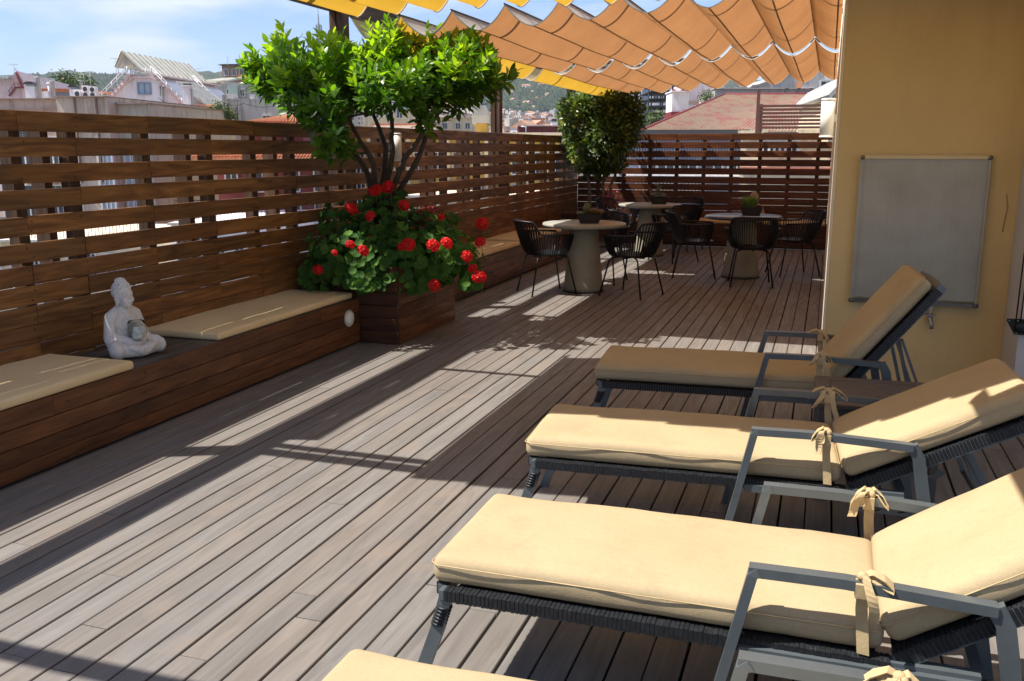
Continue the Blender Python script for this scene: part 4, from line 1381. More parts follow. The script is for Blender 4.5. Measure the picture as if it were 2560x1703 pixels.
for (u, v, dd), (u2, v2, d2) in [((862, 380, -.05), (800, 270, -.15)), ((905, 350, 0), (897, 230, 0)), ((930, 365, -.1), (1010, 260, -.1)), ((965, 360, .1), (1000, 250, .25)), ((842, 390, .15), (760, 265, -.2)), ((890, 340, .2), (850, 240, .3))]:
    a, c = P(u, v, D0 + dd), P(u2, v2, D0 + d2)
    prim.append(limb(w, [fork1 + Vector((q.uniform(-.02, .02), q.uniform(-.02, .02), q.uniform(-.2, 0))), a, c], 0.030, 0.014, 8))
nodes = [p for pp in prim for p in pp[len(pp) // 3:]]
for bl in CB:
    c = P(bl[0], bl[1], D0 + bl[4])
    for k in range(3):
        tgt = c + Vector((q.uniform(-.15, .15), q.uniform(-.15, .15), q.uniform(-.1, .12)))
        n0 = min(nodes, key=lambda p: (p - tgt).length + (0.6 if p.z > tgt.z else 0))
        mid = n0.lerp(tgt, .5) + Vector((q.uniform(-.05, .05), q.uniform(-.05, .05), -.03))
        pts = limb(w, [n0, mid, tgt], 0.010, 0.004, 5)
        nodes += pts[2:6]
w.build('trunk', M['bark'], ct)
leaves = []
for p, o, c in blob_points(CB, D0, 800, q, 0.40, 0.45):
    if p.x < -4.03 and p.z < 1.80: continue
    out = (p - cc_).normalized()
    d = (o * .5 + out * .45 + Vector((0, 0, .55 + .35 * q.random()))).normalized()
    hgt = (p.z - 1.55) / 1.05
    young = max(0.0, min(1.0, hgt * 0.95 - .03 + q.uniform(-.25, .35))) if o.z > -.2 else q.uniform(0, .25)
    ln = q.uniform(.07, .15) * (1.25 if young > .6 else 1)
    n = q.randint(8, 12)
    a0 = q.uniform(0, 6.28)
    side = basis(d, Vector((0.01, .02, 1)))
    for k in range(n):
        s_ = k / (n - 1)
        a = a0 + k * 2.4
        el = 0.25 + s_ * .85
        ld = side @ Vector((math.sin(el), math.cos(el) * math.cos(a), math.cos(el) * math.sin(a)))
        ld = (ld + Vector((0, 0, .12 - .5 * (1 - s_) * (young < .5)))).normalized()
        m = basis(ld, d if s_ > .5 else Vector((0, 0, 1)), q.uniform(-.5, .5))
        sz = q.uniform(.075, .130) * (1 - .22 * s_)
        pp = p + d * (ln * (s_ - .4))
        if pp.x < -4.05 and pp.z < 1.80: continue
        tint = min(.99, max(.0, young * .85 + q.uniform(-.1, .15) + .12))
        leaves.append((pp, m, sz, tint, q.uniform(.9, 1.3), (pp - Vector((0, 0, CAMH))).dot(_fw) - sz * 6))
split_leaves(ct, M['citrus'], leaves, LEAF_V, LEAF_F, 'citrus_leaf')

# ---- geraniums
q = random.Random(5)
ge = empty('geranium', (0, 0, 0)); tag(ge, 'bushy red geranium spilling over the planter below the citrus tree', 'plant')
GV, GF = [(0, 0, -.10)], []
n = 14
for k in range(n):
    a = -math.pi * .93 + 2 * math.pi * .93 * k / (n - 1)
    rr = 0.30; GV.append((rr * math.cos(a), rr * math.sin(a), -.03))
for k in range(n):
    a = -math.pi * .93 + 2 * math.pi * .93 * k / (n - 1)
    rr = 0.50 * (1.0 if k % 2 else .90); GV.append((rr * math.cos(a), rr * math.sin(a), .05 + (.05 if k % 2 else -.015)))
for k in range(n - 1):
    GF.append((0, k + 1, k + 2)); GF.append((k + 1, k + 1 + n, k + 2 + n, k + 2))
GD = 7.72
GB = [(905, 560, 150, 92, 0), (790, 590, 78, 70, -.25), (738, 622, 46, 42, -.12), (760, 560, 50, 50, .1), (885, 470, 62, 40, .05), (1040, 590, 70, 62, .0), (950, 640, 95, 30, -.25), (780, 510, 50, 40, .15), (1000, 520, 70, 40, .25), (1085, 640, 30, 24, -.1), (825, 632, 65, 34, -.38), (985, 590, 90, 60, -.28), (870, 600, 80, 50, -.22)]
leaves = []
gc = P(910, 600, GD + .1)
for p, o, c in blob_points(GB, GD, 1900, q, 0.36, 0.62):
    if p.x < -4.02: continue
    if -4.07 < p.x < -3.2 and 6.58 < p.y < 7.74 and p.z < .60: continue
    if p.z < .40 and p.x < -3.53: continue
    if p.x > -3.53 and p.z < .16: continue
    nn = (o * .6 + (p - gc).normalized() * .5 + Vector((.15, -.25, .55))).normalized()
    x = Vector((q.uniform(-1, 1), q.uniform(-1, 1), q.uniform(-1, .1)))
    x = (x - nn * x.dot(nn)).normalized()
    m = basis(x, nn, q.uniform(-.25, .25))
    sz = q.uniform(.055, .105)
    leaves.append((p, m, sz, min(.99, max(0, q.gauss(.5, .22))), 1.0, (p - Vector((0, 0, CAMH))).dot(_fw) - sz * 4))
split_leaves(ge, M['geranium'], leaves, GV, GF, 'geranium_leaf')
b = MB()
for i in range(70):
    p = P(q.uniform(760, 1060), q.uniform(500, 620), GD + q.uniform(-.15, .15))
    if p.x < -3.95: continue
    b.tube([gc + Vector((q.uniform(-.2, .2), q.uniform(-.2, .2), -.05)), p.lerp(gc, .4) + Vector((0, 0, .03)), p], [.006, .005, .003], 5)
b.build('stems', M['green_leaf'], ge, tint=.3)


def flower_head_mesh(seed, loose=False):
    qq = random.Random(seed); b = MB(); tn = []
    for i in range(38 if not loose else 16):
        ph = math.acos(1 - 1.75 * (i + .5) / 38) if not loose else math.acos(qq.uniform(-.6, 1)); th = i * 2.39996
        d = Vector((math.sin(ph) * math.cos(th), math.sin(ph) * math.sin(th), math.cos(ph) * .82))
        c = d * (.043 if not loose else qq.uniform(.03, .055))
        bm_ = basis(d.orthogonal(), d.normalized())
        tt = qq.uniform(.3, 1)
        for k in range(5):
            a = k * 1.2566 + qq.uniform(-.2, .2)
            l = .0165 * qq.uniform(.85, 1.2); wd = .0085
            e1 = bm_ @ Vector((math.cos(a), math.sin(a), .35 + qq.uniform(-.2, .25))).normalized(); e2 = bm_ @ Vector((-math.sin(a), math.cos(a), 0))
            b.add([c, c + e1 * l * .6 + e2 * wd, c + e1 * l, c + e1 * l * .6 - e2 * wd], [(0, 1, 2), (0, 2, 3)])
            tn += [tt * qq.uniform(.8, 1)] * 2
    return b.mesh('flower_head', M['red'], tn)


FH = [flower_head_mesh(i) for i in range(4)]
FL = [(808, 480, 1.10), (852, 497, .80), (930, 473, .88), (893, 430, 1.05), (860, 440, .85), (940, 563, 1.05), (925, 567, .7), (997, 565, 1.0), (1028, 560, .95), (1110, 515, 1.05), (1105, 558, .9), (1075, 590, .9), (1103, 638, 1.1), (1088, 618, .8), (836, 577, .9), (806, 563, .72), (770, 582, .5), (732, 621, .8), (1000, 657, .95), (1015, 500, .6), (868, 437, .9)]
for i, (u, v, s_) in enumerate(FL):
    best = 0
    for bu, bv, ru, rv, dd in GB:
        k = 1 - ((u - bu) / (ru * 1.15)) ** 2 - ((v - bv) / (rv * 1.25)) ** 2
        if k > 0: best = min(best, dd - .40 * math.sqrt(k)) if best else dd - .40 * math.sqrt(k)
    p = P(u, v, GD + best - .05)
    o = bpy.data.objects.new('flower_head', FH[i % 4]); col.objects.link(o); o.parent = ge
    o.location = p; o.rotation_euler = (q.uniform(.3, .9), q.uniform(-.4, .4), q.uniform(0, 6)); o.scale = (s_ * 1.05,) * 3
    MB().tube([p + Vector((-.02, .10, -.16)), p + Vector((0, .05, -.05)), p], .0028, 5).build('flower_stalk', M['green_leaf'], ge, tint=.5)
b = MB(); 
for i in range(150):
    c = P(q.gauss(985, 17), q.gauss(487, 13), GD - .05 + q.uniform(-.12, .12)); d = Vector((q.uniform(-1, 1), q.uniform(-1, 1), q.uniform(-1, 1))).normalized()
    e2 = d.orthogonal().normalized()
    b.add([c - d * .012, c + e2 * .008, c + d * .012, c - e2 * .008], [(0, 1, 2, 3)])
for i in range(6): b.tube([P(985 + q.uniform(-20, 20), 540, GD), P(985 + q.uniform(-25, 25), 480, GD)], .002, 4)
b.build('dark_red_florets', M['deepred'], ge, kind='stuff')

# ---- round shrub in the far corner
q = random.Random(9)
fi = empty('shrub_tree', (0, 0, 0)); tag(fi, 'round clipped evergreen shrub tree in the far corner of the terrace', 'shrub')
FD = 14.75
FB = [(1335, 300, 48, 82, 0), (1420, 290, 58, 74, 0), (1385, 250, 75, 42, 0), (1312, 262, 28, 44, -.1), (1380, 372, 62, 34, 0), (1450, 260, 34, 50, .1), (1345, 350, 40, 40, -.2), (1400, 320, 60, 60, -.3)]
w = MB()
for u0, u1 in ((1357, 1345), (1388, 1395), (1405, 1425)):
    b0 = P(u0 + 2, 452, FD); b0.z = 0.45
    limb(w, [b0, P(u0, 430, FD), P(u1, 380, FD), P(u1, 290, FD)], .030, .014, 8)
w.build('trunk', M['pale_bark'], fi)
leaves = []
fv = [(0, 0, 0), (.45, .24, .05), (.45, -.24, .05), (1, 0, -.06)]; ff = [(0, 3, 1), (0, 2, 3)]
fc = P(1385, 310, FD)
for p, o, c in blob_points(FB, FD, 15000, q, 0.50, 0.55):
    if p.x < -4.05 and p.z < 1.80: continue
    if p.y > 15.6 and p.z < 1.85: continue
    d = (o + Vector((q.uniform(-1, 1), q.uniform(-1, 1), q.uniform(-1, .6))) * .9).normalized()
    m = basis(d, (o + Vector((0, 0, .7))).normalized(), q.uniform(-.6, .6))
    sz = q.uniform(.06, .105)
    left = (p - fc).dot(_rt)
    tint = q.uniform(.1, .62) + (.35 if left < -.30 and q.random() < .38 else 0)  # yellower leaves at the left: sun on that side put into the leaf colour
    leaves.append((p, m, sz, min(.99, tint), 1.0, (p - Vector((0, 0, CAMH))).dot(_fw)))
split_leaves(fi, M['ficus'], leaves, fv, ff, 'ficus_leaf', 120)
# box it grows in, with magenta flowers
pb = empty('planter_box', (-3.72, 14.75, 0)); tag(pb, 'dark wooden planter box of the round shrub in the far corner', 'planter')
for k in range(5):
    z0 = .003 + k * .1045
    MB().cbox((0, -.30, z0 + .051), (.66, .022, .102), .003).build('plank', M['bench_x'], pb)
    MB().cbox((.32, .012, z0 + .051), (.022, .60, .102), .003).build('plank', M['bench_y'], pb)
MB().bx(-.3, .3, -.28, .3, 0, .48).build('soil', M['soil'], pb)
mf = empty('magenta_plant', (0, 0, 0)); tag(mf, 'small plant with magenta flowers under the round shrub', 'plant')
b, lv, tn = MB(), MB(), []
mc = Pz(1405, 458, .72)
for i in range(160):
    c = mc + Vector((q.gauss(0, .09), q.gauss(0, .09), q.gauss(0, .09))); d = Vector((q.uniform(-1, 1), q.uniform(-1, 1), q.uniform(-1, 1))).normalized(); e2 = d.orthogonal().normalized()
    b.add([c - d * .022, c + e2 * .016, c + d * .022, c - e2 * .016], [(0, 1, 2, 3)])
b.build('flowers', M['magenta'], mf, kind='stuff')
for i in range(120):
    c = mc + Vector((q.gauss(0, .10), q.gauss(0, .10), q.gauss(-.10, .07)))
    add_leaf(lv, tn, fv, ff, c, basis(Vector((q.uniform(-1, 1), q.uniform(-1, 1), q.uniform(-.4, 1))), Vector((0, 0, 1))), .07, q.uniform(.1, .5))
lv.tube([(mc.x, mc.y, .45), (mc.x, mc.y, .72)], .01, 5); tn += [.3] * (len(lv.f) - len(tn))
lv.build('foliage', M['ficus'], mf, tint=tn)
# ================================================================== THE CITY
def col_m(key, c, rough=0.85, var=0.10, scale=0.6, stain=None, bump=0.0):
    t = NT(key)
    v = t.coord('pos', rand=False)
    c_ = t.ramp(t.noise(v, scale, 6, 0.65), [(0.3, tuple(x * (1 - var) for x in c)), (0.7, tuple(min(1, x * (1 + var)) for x in c))])
    if stain:
        s_ = t.noise(t.coord('pos', (1.6, 1.6, .22), rand=False), 1.6, 6, 0.7)
        c_ = t.mix(t.ramp(s_, [(0.5, 0.0), (0.68, 0.7)]), c_, stain)
    t.set(c_, rough, 0, 0.25)
    M[key] = t.m
    return t.m


col_m('w_white', (0.78, 0.74, 0.745), stain=(0.58, 0.53, 0.51))
col_m('w_pink', (0.68, 0.54, 0.53), stain=(0.36, 0.28, 0.26))
col_m('w_beige', (0.50, 0.42, 0.34), stain=(0.26, 0.20, 0.15))
col_m('w_rose', (0.52, 0.385, 0.32), stain=(0.25, 0.15, 0.11))
col_m('w_greybeige', (0.42, 0.395, 0.335), stain=(0.20, 0.18, 0.15))
col_m('w_grey', (0.36, 0.355, 0.335), stain=(0.14, 0.13, 0.12))
col_m('w_concrete', (0.52, 0.49, 0.46), stain=(0.16, 0.15, 0.14))
col_m('w_cream', (0.68, 0.585, 0.42), stain=(0.38, 0.31, 0.20))
col_m('w_yellow', (0.62, 0.40, 0.085), stain=(0.42, 0.26, 0.06))
col_m('w_maroon', (0.20, 0.052, 0.048), stain=(0.12, 0.03, 0.03))
col_m('w_brown', (0.27, 0.20, 0.165), stain=(0.12, 0.08, 0.06))
col_m('w_blue', (0.20, 0.28, 0.40), stain=(0.14, 0.18, 0.24))
col_m('r_tile', (0.48, 0.19, 0.09), var=0.25, scale=3, stain=(0.30, 0.14, 0.08))
col_m('r_flat', (0.40, 0.37, 0.33), stain=(0.22, 0.2, 0.18))
col_m('r_terr', (0.42, 0.15, 0.10), var=.2)
col_m('screen', (0.13, 0.06, 0.045))
col_m('r_far', (0.42, 0.24, 0.16), var=.2)
col_m('m_pale', (0.68, 0.66, 0.55), 0.5, stain=(0.40, 0.37, 0.27))
col_m('m_white', (0.66, 0.68, 0.68), 0.5, stain=(0.45, 0.45, 0.44))
col_m('m_green', (0.42, 0.50, 0.45), 0.5)
col_m('m_galv', (0.42, 0.44, 0.45), 0.4)
col_m('m_tower', (0.05, 0.065, 0.10), 0.6)
col_m('m_dark', (0.05, 0.05, 0.052), 0.5)
col_m('m_red', (0.20, 0.035, 0.035), 0.6)
col_m('m_greenawn', (0.03, 0.20, 0.12), 0.6)
col_m('m_bluegrey', (0.26, 0.31, 0.40), 0.5, stain=(0.20, 0.23, 0.28))
M['r_worn'] = corrug('worn_red_sheet', (0.40, 0.285, 0.18), (0.42, 0.13, 0.10), (0.55, 0.42, 0.33))
M['r_rust'] = corrug('rust_red_sheet', (0.45, 0.12, 0.07), (0.50, 0.30, 0.14), (0.56, 0.42, 0.30))
t = NT('window_pane'); t.set((0.035, 0.048, 0.062), 0.08, 0, 0.6); M['pane'] = t.m
t = NT('pale_pane'); t.set((0.30, 0.40, 0.50), 0.15, 0, 0.6); M['pane_pale'] = t.m
M['shutter'] = plain('shutter', (0.07, 0.085, 0.08), 0.6)
M['wframe'] = plain('window_frame', (0.62, 0.61, 0.60), 0.5)


KD = 3.4          # the first survey of the near blocks used short sights: distances and sizes are KD times longer
NEAR = []


class B:
    """a building set up in its own frame: local x to the right, y away, z up; sizes from survey positions at depth d"""
    def __init__(s, name, label, cat, u0, d, rot=0.0, group=None):
        s.u0, s.d, s.s = u0, d, VPX * d / FOC
        s.e = empty(name, Vector((P(u0, 343, d).x, P(u0, 343, d).y, 0)), YAW + R(rot))
        tag(s.e, label, cat, group)
        s.c = math.cos(R(rot))
        if d < 70: NEAR.append((s.e, u0, d))

    def x(s, u): return (u - s.u0) * s.s / s.c
    def z(s, v): return P(s.u0, v, s.d).z

    def at(s, u, v, dd=0.0):
        """local coordinates of a survey position dd beyond the front plane"""
        w = P(u, v, s.d + dd) - s.e.location
        a = -s.e.rotation_euler.z
        return (w.x * math.cos(a) - w.y * math.sin(a), w.x * math.sin(a) + w.y * math.cos(a), w.z)

    def box(s, name, u0, u1, v0, v1, y0, y1, mat, parent=None, zb=None):
        return MB().bx(s.x(u0), s.x(u1), y0, y1, s.z(v1) if zb is None else zb, s.z(v0)).build(name, M[mat] if isinstance(mat, str) else mat, parent or s.e)

    def poly(s, name, pts, y0, y1, mat, parent=None):
        o = MB().prism([(s.x(u), s.z(v)) for u, v in pts], y0, y1).build(name, M[mat], parent or s.e)
        return fix_normals(o)

    def window(s, u0, u1, v0, v1, y=0.0, mat='pane', frame='wframe', bars=1, shutter=False):
        x0, x1, z0, z1 = s.x(u0), s.x(u1), s.z(v1), s.z(v0)
        fw = min(0.07, (x1 - x0) * .12)
        b = MB()
        b.bx(x0 - fw, x0, y - .05, y + .02, z0 - fw, z1 + fw).bx(x1, x1 + fw, y - .05, y + .02, z0 - fw, z1 + fw)
        b.bx(x0, x1, y - .05, y + .02, z1, z1 + fw).bx(x0 - fw * .5, x1 + fw * .5, y - .09, y - .051, z0 - fw * 1.2, z0 - fw * .2).bx(x0, x1, y - .05, y + .02, z0 - fw, z0)
        for k in range(bars):
            xm = x0 + (x1 - x0) * (k + 1) / (bars + 1); b.bx(xm - fw * .35, xm + fw * .35, y - .04, y - .011, z0, z1)
        w_ = b.build('window', M[frame], s.e)
        MB().bx(x0, x1, y - .010, y - .004, z0, z1).build('pane', M[mat], w_)
        if shutter:
            b = MB()
            for k in range(8): b.box(((x0 + x1) / 2, y - .03, z1 - (z1 - z0) * .5 * (k + .5) / 8), (x1 - x0 - fw, .02, (z1 - z0) / 8 * .42))
            b.build('shutter', M['shutter'], w_)
        return w_

    def sheet(s, name, a, b_, c, d_, mat, ribs=14, h=0.06, parent=None, th=0.03, rib_mat=None):
        """ribbed sheet through four corners (local coordinates): ribs run from edge a-b towards d-c"""
        a, b_, c, d_ = [Vector(p) for p in (a, b_, c, d_)]
        nn = (b_ - a).cross(d_ - a).normalized()
        if nn.z < 0: nn = -nn
        m = MB()
        vs = [a, b_, c, d_]; vs += [p - nn * th for p in vs]
        m.add(vs, [(0, 1, 2, 3), (7, 6, 5, 4), (0, 4, 5, 1), (1, 5, 6, 2), (2, 6, 7, 3), (3, 7, 4, 0)])
        for i in range(ribs + 1):
            t0 = i / ribs
            p0, p1 = a.lerp(b_, t0), d_.lerp(c, t0)
            if (p1 - p0).length < .05: continue
            wv_ = (b_ - a).normalized() * min(.12, (b_ - a).length / ribs * .22)
            q_ = nn * h
            m.add([p0 - wv_ + nn * .002, p0 + wv_ + nn * .002, p1 + wv_ + nn * .002, p1 - wv_ + nn * .002, p0 - wv_ * .5 + q_, p0 + wv_ * .5 + q_, p1 + wv_ * .5 + q_, p1 - wv_ * .5 + q_],
                  [(4, 5, 6, 7), (0, 4, 7, 3), (1, 2, 6, 5), (0, 1, 5, 4), (2, 3, 7, 6)], mi=1 if rib_mat else 0)
        return m.build(name, [M[mat], M[rib_mat]] if rib_mat else M[mat], parent or s.e)


GZ = -18.0
# ---- 1 flat beige penthouse on the left, with facade below
b = B('apartment_block', 'low beige flat-topped penthouse block straight behind the left fence top', 'building', 140, 19.0, rot=-6)
b.box('wall', -70, 139, 228, 0, 0.25, 9, 'w_rose', zb=GZ)
b.box('wall', 140, 262, 226, 0, 0, 6.5, 'w_beige', zb=GZ)
b.box('wall', 263, 338, 240, 0, 0.35, 4.5, 'w_greybeige', zb=GZ)
b.box('coping', -75, 138.5, 226, 228, 0.15, 9.1, 'w_brown'); b.box('coping', 139, 263, 223.5, 226, -.1, 6.6, 'w_brown'); b.box('coping', 264, 341, 237.5, 240, .25, 4.6, 'w_brown')
for u in (185, 236): b.box('pipe', u, u + 2, 226.5, 420, -.07, -.005, 'w_brown')
for v in (250, 268): b.box('ledge', -70, 138, v, v + 1.2, .2, .245, 'w_rose')
for (u0, u1) in ((232, 262), (275, 310)):
    b.window(u0, u1, 330, 530, y=0 if u0 < 263 else .35, mat='pane_pale', bars=2)
for (u0, u1, v0, v1) in ((-30, -5, 300, 380), (20, 50, 300, 380), (90, 118, 318, 390), (-30, -5, 420, 520), (20, 50, 430, 520), (90, 118, 430, 520), (150, 180, 330, 420), (150, 180, 450, 540)):
    b.window(u0, u1, v0, v1, y=.25 if u0 < 139 else 0, shutter=True)
b.box('balcony', 20, 130, 402, 408, -.40, .24, 'w_white')
m_ = MB()
for i in range(28): m_.bx(b.x(20) + i * .034, b.x(20) + i * .034 + .007, -.39, -.38, b.z(402), b.z(380))
m_.bx(b.x(20), b.x(130), -.40, -.375, b.z(380), b.z(378.5)); m_.build('railing', M['m_dark'], b.e)
# roof plant
def ac_unit(label, u, v0, v1, d, w):
    a = B('ac_unit', label, 'air conditioner', u, d, rot=-8, group='air conditioners on the beige roof')
    hx, z0, z1 = w / 2, a.z(v1), a.z(v0)
    MB().bx(-hx, hx, 0, .12, z0, z1).build('casing', M['w_white'], a.e)
    for zz in ((z0 + (z1 - z0) * .27, z0 + (z1 - z0) * .73) if z1 - z0 > .25 else ((z0 + z1) / 2,)):
        bb_ = MB().lathe([(hx * .72, 0), (hx * .72, .006), (hx * .55, .007), (0.0001, .004)], 18)
        mm = Matrix.Rotation(R(90), 3, 'X'); bb_.v = [tuple(mm @ Vector(p) + Vector((0, -.001, zz))) for p in bb_.v]
        bb_.build('fan', M['m_dark'], a.e)
    return a
ac_unit('left low white air conditioner on the beige roof', 189, 208, 227, 22.0, .17)
ac_unit('tall white air conditioner with two fans on the beige roof, left of its twin', 208, 199, 227, 22.0, .155)
ac_unit('tall white air conditioner with two fans on the beige roof, nearest the gabled house', 224, 201, 227, 21.6, .155)

def chimney_hood(label, u, v0, v1, d, w, hood=True):
    a = B('chimney', label, 'chimney', u, d)
    z0, z1 = a.z(v1), a.z(v0)
    MB().bx(-w / 2, w / 2, 0, w, z0, z1 - .13).build('stack', M['w_white'], a.e)
    if hood:
        MB().prism([(-w * .7, z1 - .07), (w * .7, z1 - .07), (w * .25, z1), (-w * .25, z1)], -.03, w + .03).build('hood', M['m_dark'], a.e)
        MB().bx(-w * .4, w * .4, .03, w - .03, z1 - .13, z1 - .068).build('neck', M['m_galv'], a.e)
    MB().lathe([(.052, z0), (.052, z1 + .10), (.076, z1 + .105), (.076, z1 + .13)], 12, (w * .5 + .09, .1, 0)).build('flue', M['m_galv'], a.e)
    return a
chimney_hood('white chimney with dark hood and metal flue left on the skyline', 82, 190, 240, 26, .26)
chimney_hood('small white chimney with a dark hood behind the air conditioners', 181, 197, 230, 27, .22)

# ---- 2 pink house with red fire stair
b = B('stair_house', 'pale pink roof house with a red zigzag outside stair at the far left', 'building', 40, 32, rot=12)
b.poly('wall', [(-30, 700), (68, 700), (68, 190), (56, 166), (40, 182), (-30, 184)], 0, 7, 'w_pink')
b.sheet('roof', (b.x(-30), -.2, b.z(184)), (b.x(41), -.2, b.z(183)), (b.x(54), 5, b.z(163)), (b.x(-20), 5, b.z(166)), 'm_green', 10)
m_ = MB()
pts = [(38, 222), (52, 204), (52, 203), (62, 203), (62, 196), (56, 172)]
for (ua, va, ub, vb, k_) in ((38, 222, 52, 204, 8), (52, 203.5, 68, 203.5, 8), (66, 202, 56, 170, 12)):
    for i in range(k_ + 1):
        s_ = i / k_; m_.bx(b.x(ua + (ub - ua) * s_) - .022, b.x(ua + (ub - ua) * s_) + .022, -.20, -.01, b.z(va + (vb - va) * s_) - .02, b.z(va + (vb - va) * s_))
    m_.tube([(b.x(ua), -.2, b.z(va)), (b.x(ub), -.2, b.z(vb))], .014, 5)
m_.build('stair', M['m_red'], b.e, kind='stuff')
m_ = MB()
for p, q_ in (((38, 213), (52, 195)), ((50, 194), (68, 194)), ((68, 194), (57, 162))): m_.tube([(b.x(p[0]), -.21, b.z(p[1])), (b.x(q_[0]), -.21, b.z(q_[1]))], .010, 5)
for u, v in ((40, 211), (46, 203), (52, 195), (60, 194), (67, 194)): m_.tube([(b.x(u), -.21, b.z(v)), (b.x(u), -.21, b.z(v + 9))], .009, 5)
m_.build('railing', M['m_red'], b.e)
b.window(10, 45, 236, 250)

# ---- 5 hut with an orange roof
b = B('roof_hut', 'small bluish rooftop hut with an orange roof behind the air conditioners', 'building', 148, 29)
b.box('wall', 127, 172, 211, 260, 0, 3, 'm_bluegrey'); 
b.sheet('roof', (b.x(124), -.4, b.z(212)), (b.x(176), -.4, b.z(212)), (b.x(174), 3.3, b.z(204)), (b.x(128), 3.3, b.z(204)), 'r_tile', 16)
MB().tube([(b.x(155), -.8, b.z(232)), (b.x(155), -.8, b.z(200))], .035, 8).lathe([(.06, b.z(200)), (.06, b.z(198)), (.02, b.z(196))], 8, (b.x(155), -.8, 0)).build('vent_pipe', M['w_white'], b.e)

# ---- 6 white gabled house with the corrugated canopy roof
b = B('gabled_house', 'white gabled house under a pale corrugated canopy roof, with stairs along its gable', 'building', 340, 30, rot=-5)
b.poly('wall', [(247, 900), (436, 900), (436, 246), (394, 192), (368, 177), (322, 177), (296, 192), (247, 240)], 0, 4.6, 'w_white')
b.poly('gable_band', [(247, 246), (247, 240), (296, 192), (322, 177), (368, 177), (394, 192), (436, 246), (436, 252), (391, 198), (366, 183), (324, 183), (300, 197)], -.12, -.003, 'w_pink')
b.window(331, 357, 195, 216, bars=1, mat='pane_pale', frame='m_bluegrey')
b.box('downpipe', 387, 389.5, 200, 300, -.16, -.03, 'm_galv')
b.window(381, 385, 200, 222, bars=0)
b.box('terrace_slab', 300, 392, 177.2, 179, -.12, 4.7, 'w_pink')
m_ = MB()   # steps along both gable slopes
for i in range(9):
    s_ = i / 8
    for (ua, va, ub, vb) in ((250, 236, 318, 174), (440, 240, 374, 174)):
        u, v = ua + (ub - ua) * s_, va + (vb - va) * s_
        m_.bx(b.x(u) - .05, b.x(u) + .05, -.30, -.125, b.z(v + 4), b.z(v))
m_.build('steps', M['w_pink'], b.e, kind='stuff')
m_ = MB()
def rail(m_, p0, p1, y, n, hv=14):
    (u0, v0), (u1, v1) = p0, p1
    for k in (1.0, .5): m_.tube([(b.x(u0), y, b.z(v0 - hv * k)), (b.x(u1), y, b.z(v1 - hv * k))], .014, 5)
    for i in range(n + 1):
        s_ = i / n; u, v = u0 + (u1 - u0) * s_, v0 + (v1 - v0) * s_
        m_.tube([(b.x(u), y, b.z(v)), (b.x(u), y, b.z(v - hv))], .014 if i % 3 else .022, 5)
rail(m_, (240, 240), (318, 172), -.32, 6); rail(m_, (440, 243), (374, 172), -.32, 6); rail(m_, (318, 176), (374, 176), -.10, 14)
rail(m_, (505, 262), (432, 186), .9, 7)
m_.build('railing', M['wframe'], b.e, kind='stuff')
A0, A1 = (b.x(306), -.2, b.z(124)), (b.x(306) + .1, 4.4, b.z(124))
b.sheet('canopy_roof', A0, A1, (b.x(352) + .1, 4.4, b.z(169)), (b.x(350), -.2, b.z(168)), 'm_pale', 13, .03, rib_mat='w_greybeige')
b.sheet('canopy_roof', (A0[0] - .02, A0[1], A0[2]), (A1[0] - .02, A1[1], A1[2]), (b.x(286) + .1, 4.4, b.z(160)), (b.x(286), -.2, b.z(159)), 'm_pale', 18, .025)
m_ = MB()
for y in (-.1, 2.1, 4.3):
    o_ = 0.02 * y
    for (ua, va, ub, vb) in ((306, 127, 306, 178), (290, 158, 345, 166), (292, 160, 306, 140), (330, 158, 306, 140), (346, 168, 346, 178), (289, 160, 289, 178)):
        m_.tube([(b.x(ua) + o_, y, b.z(va)), (b.x(ub) + o_, y, b.z(vb))], .016, 5)
m_.build('truss', M['wframe'], b.e)
m_ = MB().lathe([(0.0001, 0), (.07, .01), (.12, .035), (.15, .065)], 16)
mm = Matrix.Rotation(R(75), 3, 'X') @ Matrix.Rotation(0, 3, 'Z'); m_.v = [tuple(mm @ Vector(p) + Vector((b.x(291), -.35, b.z(243)))) for p in m_.v]
fix_normals(m_.build('satellite_dish', M['w_white'], b.e))
b.box('annex', 420, 470, 255, 900, -2.5, -.13, 'w_white', zb=GZ) if False else MB().bx(b.x(422), b.x(470), -.65, -.13, GZ, b.z(258)).build('annex', M['w_white'], b.e)
b.window(440, 452, 268, 278, y=-.65, bars=0)
b.poly('annex_roof', [(418, 259), (474, 259), (446, 246)], -.72, -.1, 'r_tile')
# slanting white sheets right of it
b = B('slanted_roof', 'white corrugated lean-to roof sloping right beside the gabled house', 'roof', 470, 27, rot=-6)
b.sheet('sheet_roof', (b.x(414), 0, b.z(190)), (b.x(424), 1.0, b.z(188)), (b.x(498), 1.0, b.z(243)), (b.x(492), 0, b.z(250)), 'm_white', 12, .03, rib_mat='w_grey')
b.poly('wall', [(430, 900), (520, 900), (520, 254), (494, 254), (430, 208)], .1, 2, 'w_greybeige')
b.sheet('tile_roof', (b.x(452), -.3, b.z(252)), (b.x(506), -.3, b.z(252)), (b.x(500), .02, b.z(243)), (b.x(452), .02, b.z(243)), 'r_tile', 14, .02)
b = B('chimney', 'square white chimney block in front of the white lean-to roof', 'chimney', 438, 25)
b.box('stack', 429, 446, 202, 300, 0, .25, 'w_white'); b.box('cap', 427.5, 447.5, 198, 201.5, -.03, .28, 'w_white')
for u in (432, 438, 444): b.box('pot', u - 2, u + 2, 194, 197.8, .06, .18, 'm_dark')
b.box('pipe', 447.5, 450, 205, 300, .06, .12, 'm_galv')

